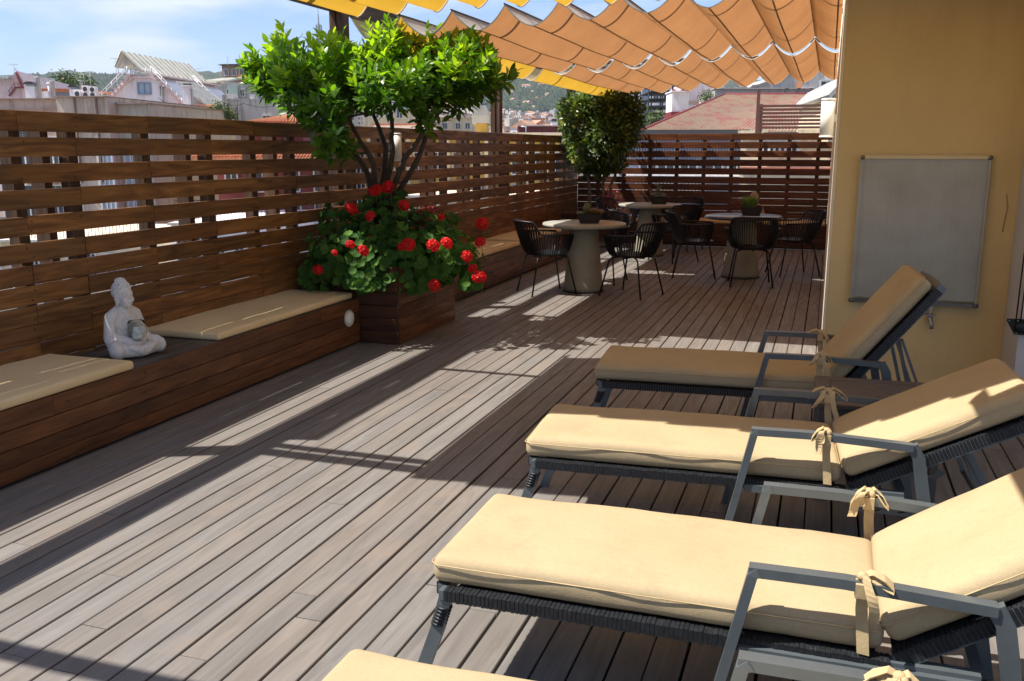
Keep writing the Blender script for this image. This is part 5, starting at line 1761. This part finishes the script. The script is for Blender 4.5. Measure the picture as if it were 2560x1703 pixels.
b = B('awning', 'green canvas awning under a small tiled roof beyond the fence', 'awning', 483, 24)
b.sheet('canvas', (b.x(466), -.4, b.z(262)), (b.x(502), -.4, b.z(262)), (b.x(498), 0, b.z(253)), (b.x(464), 0, b.z(253)), 'm_greenawn', 1, .01)
b.box('back_wall', 460, 506, 250, 900, .05, .5, 'm_dark', zb=GZ)

# ---- 9 grey block, beige gable, brown block with mast
b = B('apartment_block', 'grey rooftop block with small windows right of the gabled house', 'building', 520, 44, rot=4)
b.box('wall', 455, 640, 195, 0, 0, 8, 'w_grey', zb=GZ)
for u in (480, 500, 530, 560, 600): b.window(u, u + 9, 208, 222)
b.box('glazing', 536, 556, 198, 226, -.3, -.005, 'm_green')
b = B('gable_roof_house', 'beige house with a pale pitched roof on the skyline left of the citrus', 'building', 490, 52, rot=-10)
b.box('wall', 462, 526, 188, 260, 0, 6, 'w_beige')
b.sheet('roof', (b.x(460), -.4, b.z(194)), (b.x(516), -.4, b.z(194)), (b.x(520), 3, b.z(174)), (b.x(466), 3, b.z(175)), 'm_pale', 8)
b.box('chimney', 447, 460, 174, 200, -.5, .8, 'w_white')
b = B('apartment_block', 'brown-grey taller block with a flat dark roof edge on the skyline', 'building', 570, 60, rot=-8)
b.box('wall', 520, 640, 154, 0, 0, 12, 'w_brown', zb=GZ); b.box('cornice', 517, 643, 151.5, 154, -.3, 12.3, 'm_dark')
for u in (526, 545, 562): b.window(u, u + 8, 162, 176)
MB().tube([(b.x(551), 3, b.z(154)), (b.x(551), 3, b.z(107))], .025, 5).build('mast', M['m_dark'], b.e)
b.poly('dormer', [(572, 190), (596, 190), (584, 178)], -1.5, -.1, 'r_tile')
# ---- 10 concrete wall and roofs behind the citrus
b = B('apartment_block', 'long pale stained concrete parapet block left of the citrus crown', 'building', 620, 27, rot=6)
b.box('wall', 522, 760, 229, 0, 0, 6, 'w_concrete', zb=GZ)
for u in (526, 660, 730): b.box('pier', u, u + 9, 222, 300, -.3, -.005, 'w_concrete')
b.box('chimney', 528, 542, 216, 240, .3, 1.0, 'w_concrete')
for u in (610, 690): b.window(u, u + 16, 268, 300)
MB().tube([(b.x(567), -1, b.z(300)), (b.x(567), -1, b.z(236))], .02, 6).box((b.x(567), -1, b.z(238)), (.12, .02, .02)).build('pole', M['m_dark'], b.e)

# ---- 11 maroon house with the rust-red hip roof
b = B('hip_roof_house', 'maroon house with a rust-red metal hip roof just beyond the fence left of the citrus', 'building', 632, 15.5, rot=5)
b.box('wall', 500, 745, 350, 0, 0, 5, 'w_maroon', zb=GZ)
pk = (b.x(632), 2.4, b.z(258))
b.sheet('roof', (b.x(574), -.2, b.z(287)), (b.x(694), -.2, b.z(287)), (pk[0] + .05, pk[1], pk[2]), (pk[0] - .05, pk[1], pk[2]), 'r_rust', 16, .05, rib_mat='r_tile')
b.sheet('roof', (b.x(694), -.2, b.z(287)), (b.x(700), 4.8, b.z(287)), (pk[0] + .05, pk[1], pk[2]), (pk[0] + .051, pk[1] - .05, pk[2]), 'r_rust', 10, .03)
b.sheet('roof', (b.x(574), -.2, b.z(287)), (b.x(568), 4.8, b.z(287)), (pk[0] - .05, pk[1], pk[2]), (pk[0] - .051, pk[1] - .05, pk[2]), 'r_rust', 10, .03)
b.box('attic', 576, 692, 288, 349.5, .3, 4.6, 'w_maroon')
b.sheet('eave_roof', (b.x(490), -1.3, b.z(362)), (b.x(752), -1.3, b.z(362)), (b.x(745), -.01, b.z(342)), (b.x(500), -.01, b.z(342)), 'r_tile', 40, .03)
for u in (520, 590, 660, 720): b.window(u, u + 24, 388, 440, frame='wframe')
for u in (520, 590, 660, 720): b.window(u, u + 24, 470, 540, shutter=True)

# ---- yellow building seen through the slats
b = B('yellow_building', 'yellow building with white pilasters and dark windows seen through the fence slats', 'building', 960, 21, rot=-3)
b.box('wall', 745, 1290, 312, 0, 0, 7, 'w_yellow', zb=GZ)
b.box('cornice', 742, 1293, 306, 311.8, -.25, 7.1, 'w_cream')
for i in range(12):
    u = 762 + i * 45
    b.box('pilaster', u - 6, u + 4, 312.2, 0, -.10, -.004, 'w_cream', zb=GZ)
    b.window(u + 12, u + 30, 352, 400, shutter=(i % 3 == 0)); b.window(u + 12, u + 30, 425, 470, shutter=(i % 2 == 0))
b.box('band', 745, 1290, 336, 341, -.14, -.101, 'w_white')
b = B('tower_house', 'grey-capped stair tower with a yellow shaft right of the citrus trunk', 'building', 1105, 24)
b.box('wall', 1096, 1120, 285, 320, 0, 2.2, 'w_yellow'); b.box('cap', 1088, 1126, 266, 284.8, -.3, 2.6, 'w_greybeige'); b.poly('roof', [(1088, 265.8), (1126, 265.8), (1120, 245), (1094, 245)], -.3, 2.6, 'w_grey')
b = B('apartment_block', 'cream house with small windows behind the citrus branches', 'building', 1000, 30)
b.box('wall', 960, 1092, 272, 0, 0, 6, 'w_cream', zb=GZ); b.box('coping', 957, 1094, 269.5, 272, -.1, 6.1, 'w_concrete')
for u in (1050, 1072, 1020, 985): b.window(u, u + 10, 284, 297)
b = B('apartment_block', 'cream gabled block behind the left part of the citrus trunk', 'building', 900, 36, rot=8)
b.poly('wall', [(838, 900), (962, 900), (962, 262), (930, 240), (838, 222)], 0, 8, 'w_cream')
for u in (862, 890, 915): b.window(u, u + 12, 252, 272)
b.box('skylight', 925, 950, 244, 252, -.2, -.005, 'pane_pale')
b = B('terracotta_terrace', 'red tiled flat roof terrace behind the citrus trunk', 'roof', 925, 25)
b.box('slab', 862, 985, 289, 0, 0, 4.5, 'w_white', zb=GZ); b.box('tiling', 858, 990, 285, 288.8, -.1, 4.6, 'r_terr')
# ---- red block before the far city
b = B('apartment_block', 'low dark red block below the wooded hill, left of the round shrub', 'building', 1240, 38)
b.box('wall', 1193, 1330, 291, 0, 0, 9, 'w_maroon', zb=GZ); b.box('coping', 1191, 1332, 288.5, 291, -.1, 9.1, 'w_pink')
MB().tube([(b.x(1210), -.3, b.z(320)), (b.x(1210), -.3, b.z(293)), (b.x(1199), -.3, b.z(292))], .03, 6).build('pipe', M['w_white'], b.e)

# ---- low pale terraces glimpsed under the lower slats
for lab, u, d, u0, u1, v, mt in (('pale low terrace block seen through the lowest slats at the left', 60, 12.5, -60, 330, 560, 'w_cream'), ('white low terrace wall seen through the slats beside the large statue', 480, 12.0, 380, 640, 520, 'w_white'), ('low grey terrace block seen through the slats left of the geraniums', 760, 14.0, 660, 860, 520, 'w_concrete'), ('low cream terrace block seen through the lower slats above the benches', 1100, 17.5, 880, 1300, 455, 'w_cream')):
    b = B('terrace_block', lab, 'building', u, d)
    b.box('wall', u0, u1, v, 0, 0, 3.0, mt, zb=GZ)
    b.box('coping', u0 - 2, u1 + 2, v - 5, v - .2, -.1, .25, 'w_concrete')
    n_ = int((u1 - u0) / 45)
    for i in range(n_): b.window(u0 + 14 + i * 45, u0 + 34 + i * 45, v + 30, v + 110, bars=1)
    m_ = MB()
    for i in range(int((b.x(u1) - b.x(u0)) / .05)): m_.bx(b.x(u0) + i * .05, b.x(u0) + i * .05 + .006, .2, .206, b.z(v - 5), b.z(v - 5) + .27)
    m_.bx(b.x(u0), b.x(u1), .196, .21, b.z(v - 5) + .27, b.z(v - 5) + .285); m_.build('railing', M['m_dark'], b.e)

# ---- behind the far fence
b = B('hip_roof_house', 'large house with a worn red and tan corrugated hip roof behind the far fence', 'building', 1700, 25, rot=-16)
RA = b.at(1668, 219, 6.5)
zr, ze = b.z(219), b.z(301)
xl, xr = b.x(1478), b.x(1960)
b.sheet('roof', b.at(1478, 301), b.at(1965, 301, 1.5), b.at(1965, 217, 8), RA, 'r_worn', 62, .03)
MB().tube([b.at(1478, 300), (RA[0], RA[1], RA[2] + .02)], .05, 6).tube([(RA[0], RA[1], RA[2] + .02), b.at(1965, 216.5, 8)], .05, 6).build('ridge_cap', M['m_red'], b.e)
MB().bx(xl + .2, xr, .6, 6, GZ, ze - .15).build('wall', M['w_cream'], b.e)
b = B('parapet_wall', 'grey rendered parapet wall behind the ridge of the worn red roof', 'wall', 1740, 33)
b.box('wall', 1640, 1930, 207, 300, 0, .5, 'w_grey'); b.box('coping', 1638, 1932, 204.5, 206.8, -.1, .6, 'w_concrete')
for u in (1795, 1822, 1850): MB().tube([(b.x(u), -.2, b.z(222)), (b.x(u), -.2, b.z(207)), (b.x(u + 8), -.2, b.z(206))], .02, 5).build('pipe', M['m_dark'], b.e)

b = B('metal_clad_house', 'house clad in blue-grey ribbed metal just beyond the far fence', 'building', 1600, 20, rot=-16)
x0, x1 = b.x(1430), b.x(1714)
MB().bx(x0, x1, .05, 4, GZ, b.z(303)).build('wall', M['m_bluegrey'], b.e)
m_ = MB(); n_ = 46
for i in range(n_): m_.bx(x0 + (x1 - x0) * i / n_, x0 + (x1 - x0) * (i + .5) / n_, -.01, .047, b.z(366), b.z(305))
m_.build('ribbed_cladding', M['m_bluegrey'], b.e)
b.box('gutter', 1425, 1716, 299.5, 303.5, -.2, .04, 'm_dark')
for u in (1480, 1520, 1570, 1625, 1675): b.window(u, u + 34, 376, 396, y=.05)
b.box('sill', 1440, 1714, 402, 406, -.1, .045, 'w_white')
for i in range(20): b.box('balcony_slat', 1470 + i * 8, 1475 + i * 8, 408, 440, -.04, .04, 'm_pale')
b = B('cream_house', 'cream rendered house with dark openings beyond the right end of the far fence', 'building', 1820, 18.5, rot=-16)
b.box('wall', 1712, 1960, 308, 0, .05, 4, 'w_cream', zb=GZ)
b.box('coping', 1705, 1768, 300, 307.8, -.05, .8, 'w_cream'); b.box('coping', 1832, 1960, 298, 307.8, -.05, .8, 'w_cream')
b.box('lintel', 1760, 1834, 305, 309, -.12, .04, 'm_dark')
b.window(1762, 1832, 326, 348, y=.05, bars=5); b.box('ledge', 1712, 1960, 385, 392, -.1, .04, 'r_terr')
# ---- wooden slat screens standing before that roof
b = B('slat_screen', 'dark brown wooden slat screen with a tall post in front of the red roof', 'fence', 1810, 17.6, rot=-16)
for u, v in ((1741, 207), (1748, 240)): b.box('post', u, u + 7, v, 312, 0, .12, 'screen')
for k in range(7):
    v = 242 + k * 8.2
    b.box('slat', 1749, 1888, v, v + 5.6, -.03, -.003, 'screen')
b.box('post', 1882, 1887, 240, 312, 0, .1, 'screen')
# ---- white chimney with red pots, steel stair, blue wall
b = B('chimney', 'white chimney block with a red base left of the worn red roof', 'chimney', 1562, 31)
b.box('stack', 1543, 1581, 214, 258, 0, 1.2, 'w_white'); b.box('base', 1541, 1583, 258.2, 290, -.1, 1.3, 'm_red'); b.box('cap', 1541, 1583, 211, 213.8, -.1, 1.3, 'w_white')
for u in (1552, 1572): MB().lathe([(.06, 0), (.07, .04), (.04, .08), (.0001, .085)], 10, (b.x(u), .5, b.z(211))).build('pot', M['m_red'], b.e)
b = B('steel_stair', 'dark steel outside stair tower beside a blue wall, left of the white chimney', 'stair', 1515, 36)
for u in (1489, 1516, 1543):
    for y in (0, 2.4): b.box('column', u, u + 2.4, 180, 330, y, y + .14, 'm_dark')
for k, v in enumerate((196, 212, 228, 244, 260, 276)):
    b.box('landing', 1489, 1545, v, v + (5 if v == 244 else 2.4), -.1, 2.6, 'm_dark'); b.box('rail', 1489, 1545, v - 7, v - 6, -.1, -.02, 'm_dark')
b = B('blue_house', 'tall pale blue rendered house edge behind the round shrub', 'building', 1483, 40)
b.box('wall', 1474, 1489, 178, 0, 0, 6, 'm_bluegrey', zb=GZ)
b = B('white_block', 'white and blue far block glimpsed under the canopy edge', 'building', 1600, 62)
b.box('wall', 1490, 1660, 165, 0, 0, 8, 'w_white', zb=GZ); b.box('blue_panel', 1543, 1610, 170, 212, -.2, -.01, 'w_blue')
for i in range(14): b.box('bar', 1546 + i * 4.5, 1547 + i * 4.5, 172, 192, -.3, -.21, 'wframe')
for u in (1500, 1524): b.window(u, u + 12, 200, 230)
# ---- stained concrete gable with dishes
b = B('concrete_gable', 'stained grey concrete gable wall under the canopy edge, with satellite dishes', 'building', 1800, 44)
b.poly('wall', [(1690, 900), (1960, 900), (1960, 166), (1860, 168), (1808, 172), (1735, 200), (1690, 206)], 0, 9, 'w_concrete')
b.poly('coping', [(1688, 207), (1735, 201), (1808, 173), (1808, 170), (1735, 197), (1688, 203)], -.2, 9, 'w_grey')
b.box('far_wall', 1660, 1760, 160, 210, 9.5, 15, 'w_pink')
b.window(1839, 1862, 207, 218); b.window(1880, 1905, 190, 204)
def dish(label, u, v, d, r, mat, rz=0):
    e = B('satellite_dish', label, 'satellite dish', u, d)
    m_ = MB().lathe([(0.0001, 0), (r * .5, r * .08), (r * .85, r * .24), (r, r * .34)], 18)
    mm = Matrix.Rotation(R(rz), 3, 'Z') @ Matrix.Rotation(R(72), 3, 'X'); zz = e.z(v); m_.v = [tuple(mm @ Vector(p) + Vector((0, -.3, zz))) for p in m_.v]
    fix_normals(m_.build('reflector', M[mat], e.e))
    MB().tube([(0, -.3, zz - r * 1.6), (0, -.25, zz)], .012, 6).tube([(0, -.35, zz - r * .8), (0, -.3 - r * 1.1, zz + r * .1)], .008, 5).build('arm', M['m_galv'], e.e)
dish('white satellite dish near the eave of the neighbouring house', 1887, 178, 43, .24, 'w_white', 20)
dish('orange satellite dish nearest the yellow wall under the canopy', 1905, 179, 43, .20, 'r_tile', -20)
dish('orange satellite dish on the stained concrete gable', 1825, 201, 43, .16, 'r_tile', 0)
dish('white satellite dish left of the concrete gable under the canopy edge', 1717, 196, 41, .19, 'w_white', -60)
# ---- neighbour with the dark eave at the wall edge
b = B('neighbour_house', 'cream neighbouring house with a dark roof eave and gutter at the wall edge', 'building', 1930, 17.2, rot=-10)
b.poly('wall', [(1912, 330), (1990, 330), (1990, 160), (1930, 196), (1912, 236)], .3, 5, 'w_cream')
b.poly('eave', [(1893, 222), (1932, 180), (1990, 150), (1990, 162), (1932, 192), (1899, 230)], -.4, 5, 'w_grey')
MB().tube([(b.x(1897), -.3, b.z(228)), (b.x(1900), -.3, b.z(246)), (b.x(1915), -.2, b.z(250))], .02, 6).build('gutter_pipe', M['m_dark'], b.e)

# ---- antennas
# roof_clutter helpers
def antenna(label, u, v0, v1, d):
    e = B('antenna', label, 'antenna', u, d, group='television antennas on the roofs')
    z0, z1 = e.z(v1), e.z(v0)
    m_ = MB().tube([(0, 0, z0), (0, 0, z1)], .012, 5)
    m_.tube([(-.15, 0, z1 - .03), (.15, 0, z1 - .03)], .008, 4)
    for k in range(6): m_.tube([(-.14 + k * .055, -.1, z1 - .06), (-.14 + k * .055, .02, z1)], .006, 4)
    m_.tube([(-.09, 0, z1 - .18), (.09, 0, z1 - .18)], .007, 4)
    m_.build('mast', M['m_galv'], e.e)
antenna('thin antenna left of the gabled house peak', 283, 137, 200, 33)
antenna('thin antenna between the air conditioners and the gabled house', 222, 166, 215, 36)
antenna('short antenna beside the brown skyline block', 517, 152, 200, 58)

AL = {52: 'aerial above the pink stair house at the far left', 208: 'aerial rising behind the air conditioners', 405: 'aerial behind the pale canopy roof of the gabled house', 468: 'aerial right of the canopy roof, over the beige gable', 536: 'short aerial on the brown skyline block beside its mast', 600: 'aerial just left of the citrus crown edge', 655: 'aerial behind the left part of the citrus crown', 1010: 'aerial on the cream house behind the citrus branches', 1040: 'lower aerial on the cream house right of the citrus trunk', 1216: 'left aerial on the dark red block', 1255: 'right aerial on the dark red block by the round shrub', 1690: 'aerial under the canopy edge left of the concrete gable', 1770: 'aerial on the stained concrete gable'}
# ---- roof clutter: more aerials, flues, wires, a few potted shrubs on the roofs
for u, v0, v1, d in ((52, 150, 186, 33), (208, 172, 206, 40), (405, 150, 190, 48), (468, 160, 196, 50), (536, 132, 156, 58), (600, 196, 230, 30), (655, 202, 232, 30), (1010, 236, 272, 33), (1040, 246, 272, 33), (1216, 262, 292, 42), (1255, 258, 292, 42), (1690, 176, 206, 40), (1770, 168, 200, 46)):
    antenna(AL[u], u, v0, v1, d)
for lab, u, v0, v1, d, w in (('slim white flue between the pink stair house and the beige roof', 118, 200, 226, 24, .12), ('short white chimney on the pale concrete parapet block', 590, 208, 232, 27, .2), ('small chimney on the cream gabled block behind the citrus', 905, 226, 250, 36, .25), ('short chimney on the dark red block', 1275, 274, 292, 38, .25), ('white flue beside the satellite dishes', 1765, 182, 204, 44, .22)):
    chimney_hood(lab, u, v0, v1, d, w, hood=(u > 500))
def wire(label, pts, d):
    e = B('overhead_wire', label, 'wire', pts[0][0], d)
    m_ = MB()
    for (u0, v0), (u1, v1) in zip(pts, pts[1:]):
        q_ = []
        for i in range(9):
            s_ = i / 8; q_.append((e.x(u0 + (u1 - u0) * s_), 0, e.z(v0 + (v1 - v0) * s_ + 6 * math.sin(math.pi * s_))))
        m_.tube(q_, .007, 4)
    m_.build('cable', M['m_dark'], e.e)
wire('sagging cables strung across the pale concrete wall left of the citrus', [(520, 236), (567, 239), (640, 244), (725, 240)], 23)
wire('thin cable sagging from the gabled house to the fence top', [(372, 226), (430, 250), (470, 258)], 26)
q = random.Random(77)
t = NT('roof_shrub'); t.set(t.ramp(t.noise(t.coord('pos', rand=False), 2.0, 4), [(.35, (.03, .06, .015)), (.65, (.12, .16, .04))]), .9, 0, .1); M['roofshrub'] = t.m
for lab, u, v, d, r_ in (('small green shrub on a roof terrace right of the green awning', 512, 256, 23, .22), ('leggy roof plant beside the pole left of the citrus', 535, 268, 23, .16), ('tufted shrub on the roof left of the far stair tower', 1500, 272, 30, .30), ('climbing plant over the wall by the white chimney', 1622, 224, 31, .22), ('bushy trees beyond the orange roofed hut', 160, 196, 42, .55), ('clump of trees behind the air conditioners', 205, 196, 44, .5)):
    e = B('roof_shrub', lab, 'plant', u, d)
    m_ = MB(); c0 = Vector((0, 0, e.z(v)))
    for i in range(420):
        dv = Vector((q.gauss(0, 1), q.gauss(0, 1), q.gauss(0, .8))).normalized() * r_ * q.uniform(.5, 1.05)
        p = c0 + dv + Vector((r_ * .5 * math.sin(i * .7), 0, r_ * .3 * math.cos(i * 1.3)))
        a_ = Vector((q.uniform(-1, 1), q.uniform(-1, 1), q.uniform(-1, 1))).normalized() * r_ * .16; b2 = a_.orthogonal().normalized() * r_ * .08
        m_.add([p - a_, p + b2, p + a_, p - b2], [(0, 1, 2, 3)])
    m_.build('foliage', M['roofshrub'], e.e, kind='stuff')
    MB().tube([(0, 0, e.z(v) - r_ * 2.2), (0, 0, e.z(v))], r_ * .08, 5).build('stem', M['m_dark'], e.e)

# ---- every block measured above is set at its true distance and size
for e_, u_, d_ in NEAR:
    done = set()
    for o in [c for c in e_.children_recursive]:
        if o.data and o.data.name not in done:
            o.data.transform(Matrix.Scale(KD, 4)); done.add(o.data.name)
        o.location = o.location * KD
    p_ = P(u_, 343, d_ * KD)
    e_.location = (p_.x, p_.y, CAMH * (1 - KD))

# ---- far city blocks below the hill
q = random.Random(31)
walls = ['w_white', 'w_cream', 'w_beige', 'w_pink', 'w_concrete', 'w_rose', 'w_greybeige']
protos = []
for k in range(7):
    W_, H_, D_ = q.uniform(8, 15), 1.0, q.uniform(8, 13)
    e = empty('city_block')
    MB().bx(-W_ / 2, W_ / 2, 0, D_, -40, 0).build('wall', M[walls[k]], e)
    if k in (0, 3): MB().prism([(-W_ / 2 - .3, 0.01), (W_ / 2 + .3, .01), (0, 2.2)], -.3, D_ + .3).build('roof', M['r_far'], e)
    else: MB().bx(-W_ / 2 - .15, W_ / 2 + .15, -.15, D_ + .15, .01, .35).bx(-W_ * .2, W_ * .15, 1.5, 4.5, .36, 2.6).build('roof', M['r_far' if k == 1 else 'r_flat'], e)
    m_ = MB()
    for r_ in range(4):
        for c_ in range(int(W_ / 2.6)):
            m_.bx(-W_ / 2 + 1 + c_ * 2.6, -W_ / 2 + 2.1 + c_ * 2.6, -.06, -.01, -2.6 - r_ * 3.1, -1.1 - r_ * 3.1)
    m_.build('windows', M['pane'], e, kind='stuff')
    protos.append(e)
used = [False] * 7
BLAB = [c_ + ' apartment block with ' + r_ for c_, r_ in (('white', 'a tiled gable roof'), ('cream', 'a red flat roof'), ('beige', 'a grey flat roof'), ('pinkish', 'a tiled gable roof'), ('grey', 'a grey flat roof'), ('rose', 'a pale flat roof'), ('grey beige', 'a pale flat roof'))]
CITY = []
for i in range(150):
    d = 260 * 6 ** q.random()
    if i < 110: u = q.uniform(1120, 1330); 
    else: u = q.uniform(60, 1130)
    w_ = math.log(d / 260) / math.log(6)
    vtop = 298 - 42 * w_ + q.uniform(-7, 7) if i < 110 else 268 - 50 * w_ + q.uniform(-6, 6)
    CITY.append((d, u, vtop))
for i, (d, u, v) in enumerate(sorted(CITY)):
    k = i % 7
    e = protos[k] if not used[k] else dup(protos[k])
    used[k] = True
    p = P(u, v, d)
    e.location = p; e.rotation_euler = (0, 0, YAW + q.uniform(-.9, .9)); s_ = q.uniform(.8, 1.25); e.scale = (s_, s_, 1)
    tag(e, BLAB[k] + (' nearer the terrace' if d < 520 else ' far off below the hill'), 'building', 'far city blocks')

# ---- wooded hills and their ridge tower
t = NT('wooded_hill')
hv = t.coord('pos', rand=False)
f1 = t.noise(hv, 0.012, 8, 0.75); f2 = t.noise(hv, 0.06, 5, 0.7)
cc = t.mix(0.5, t.ramp(f1, [(0.35, (0.022, 0.038, 0.016)), (0.6, (0.055, 0.075, 0.030)), (0.72, (0.11, 0.10, 0.055))]), t.ramp(f2, [(0.35, 0.45), (0.65, 1.2)]), 'MULTIPLY')
t.set(cc, 0.95, 0, 0.1)
t.bump(f2, 1.0, 12.0)
M['hill'] = t.m


def hills(name, crest, d0, d1, nz, bumps, foot):
    """terrain sheet rising from depth d0 to its crest line at d1 and falling behind"""
    us = [crest[0][0] + (crest[-1][0] - crest[0][0]) * i / 160 for i in range(161)]
    vs, fs = [], []
    rowsn = 26
    for j in range(rowsn + 1):
        s_ = j / rowsn
        for u in us:
            for (ua, va), (ub, vb) in zip(crest, crest[1:]):
                if ua <= u <= ub:
                    vc = va + (vb - va) * (u - ua) / (ub - ua); break
            top = P(u, vc, d1)
            d = d0 + (d1 - d0) * min(1, s_ / .75) + (d1 * .4 * max(0, s_ - .75) / .25)
            p = P(u, 343, d)
            h = (top.z - foot) * (math.sin(min(1, s_ / .75) * math.pi / 2) ** 1.1 if s_ < .75 else math.cos((s_ - .75) / .25 * math.pi / 2))
            h += bumps * (mnoise.fractal(Vector((p.x, p.y, 0)) * (1.6 / 300), 0.9, 2.1, 5)) * min(1, s_ * 3) * (1 if s_ < .74 else .4)
            vs.append((p.x, p.y, foot + h))
    n_ = len(us)
    for j in range(rowsn):
        for i in range(n_ - 1): fs.append((j * n_ + i, j * n_ + i + 1, (j + 1) * n_ + i + 1, (j + 1) * n_ + i))
    o = MB().add(vs, fs, True).build(name, M['hill'])
    tag(o, kind='structure')
    return o


h1 = hills('hills', [(-700, 200), (60, 196), (130, 186), (180, 181), (240, 184), (300, 195), (420, 190), (560, 180), (700, 150), (760, 138), (850, 135), (1000, 130), (1150, 142), (1300, 158), (1450, 176), (1560, 190), (1750, 200), (2900, 210)], 1100, 3200, 0, 26, -24)
# trees standing on the slopes, in clumps
t = NT('far_trees'); t.set(t.ramp(t.noise(t.coord('pos', rand=False), .05, 3), [(.35, (.018, .034, .014)), (.65, (.05, .07, .028))]), .95, 0, .1); M['fartree'] = t.m
from mathutils.bvhtree import BVHTree
dg_ = bpy.context.evaluated_depsgraph_get()
bv = BVHTree.FromObject(h1, dg_)
tm = MB()
houses = []
for i in range(4200):
    if i % 3: u, v = q.uniform(1120, 1520), q.uniform(150, 262)
    else: u, v = q.uniform(40, 330), q.uniform(178, 216)
    r_ = ray(u, v)
    hit = bv.ray_cast(Vector((0, 0, CAMH)), r_.normalized())
    if not hit[0]: continue
    p = hit[0]
    if mnoise.noise(p * .004) < -.15 and q.random() < .7: continue
    s_ = q.uniform(5, 11)
    vs = []
    for k in range(6):
        a = k * 1.047; rr = s_ * q.uniform(.6, 1.0)
        vs.append(p + Vector((math.cos(a) * rr, math.sin(a) * rr, s_ * q.uniform(.3, .7))))
    vs += [p + Vector((0, 0, s_ * q.uniform(1.1, 1.6))), p - Vector((0, 0, 3))]
    tm.add(vs, [(k, (k + 1) % 6, 6) for k in range(6)] + [((k + 1) % 6, k, 7) for k in range(6)])
tag(tm.build('hill_forest', M['fartree']), 'dark woodland covering the far hills', 'woodland', kind='stuff')
vp = empty('hill_villa')
MB().bx(-9, 9, -6, 6, -6, 7).build('wall', M['w_cream'], vp); MB().prism([(-10, 7.01), (10, 7.01), (4, 11), (-4, 11)], -6.5, 6.5).build('roof', M['r_far'], vp)
VL = [(1170, 225), (1185, 243), (1200, 232), (1216, 250), (1228, 222), (1240, 240), (1252, 246), (1262, 228), (1158, 250), (1210, 210), (1245, 207), (1192, 258), (1230, 258), (1270, 252), (1275, 236), (190, 186), (212, 188), (178, 190), (150, 192), (120, 195), (240, 190), (1176, 236), (1222, 238), (1500, 215)]
for i, (u, v) in enumerate(VL):
    hit = bv.ray_cast(Vector((0, 0, CAMH)), ray(u, v).normalized())
    if not hit[0]: continue
    e = vp if i == 0 else dup(vp)
    e.location = hit[0] + Vector((0, 0, 3)); e.rotation_euler = (0, 0, q.uniform(0, 3)); s_ = q.uniform(.45, .9); e.scale = (s_,) * 3
    tag(e, 'tiny pale villa among the trees on the far hillside', 'villa', 'villas on the hillside')

tw = B('communications_tower', 'slender lattice communications tower with a tall needle on the horizon', 'tower', 745, 3300)
zt = lambda v: tw.z(v)
r_ = 7.4 * tw.s
for k in range(13):
    v = 104 - k * 3.05
    MB().lathe([(r_ * 1.0, zt(v)), (r_ * 1.0, zt(v - 1.3))], 10).build('platform', M['m_tower'], tw.e)
for a in range(3):
    x_, y_ = r_ * .9 * math.cos(a * 2.094 + .5), r_ * .9 * math.sin(a * 2.094 + .5)
    MB().tube([(x_, y_, zt(108)), (x_, y_, zt(64))], r_ * .13, 5).build('strut', M['m_tower'], tw.e)
MB().lathe([(r_ * .35, zt(175)), (r_ * .32, zt(62)), (r_ * .22, zt(60)), (r_ * .18, zt(42)), (r_ * .10, zt(41)), (r_ * .06, zt(28)), (.0001, zt(26))], 10).build('shaft', M['m_tower'], tw.e)
# ================================================================== AIR
hz = MB().bx(-6050, 6050, -1550, 7050, -25.6, 620).build('haze')
t = bpy.data.materials.new('air'); t.use_nodes = True
t.node_tree.nodes.remove(t.node_tree.nodes['Principled BSDF'])
pv = t.node_tree.nodes.new('ShaderNodeVolumePrincipled')
pv.inputs['Color'].default_value = (0.80, 0.88, 1.0, 1)
pv.inputs['Density'].default_value = 0.00010
t.node_tree.links.new(pv.outputs[0], t.node_tree.nodes['Material Output'].inputs['Volume'])
hz.data.materials.append(t)
tag(hz, kind='stuff')
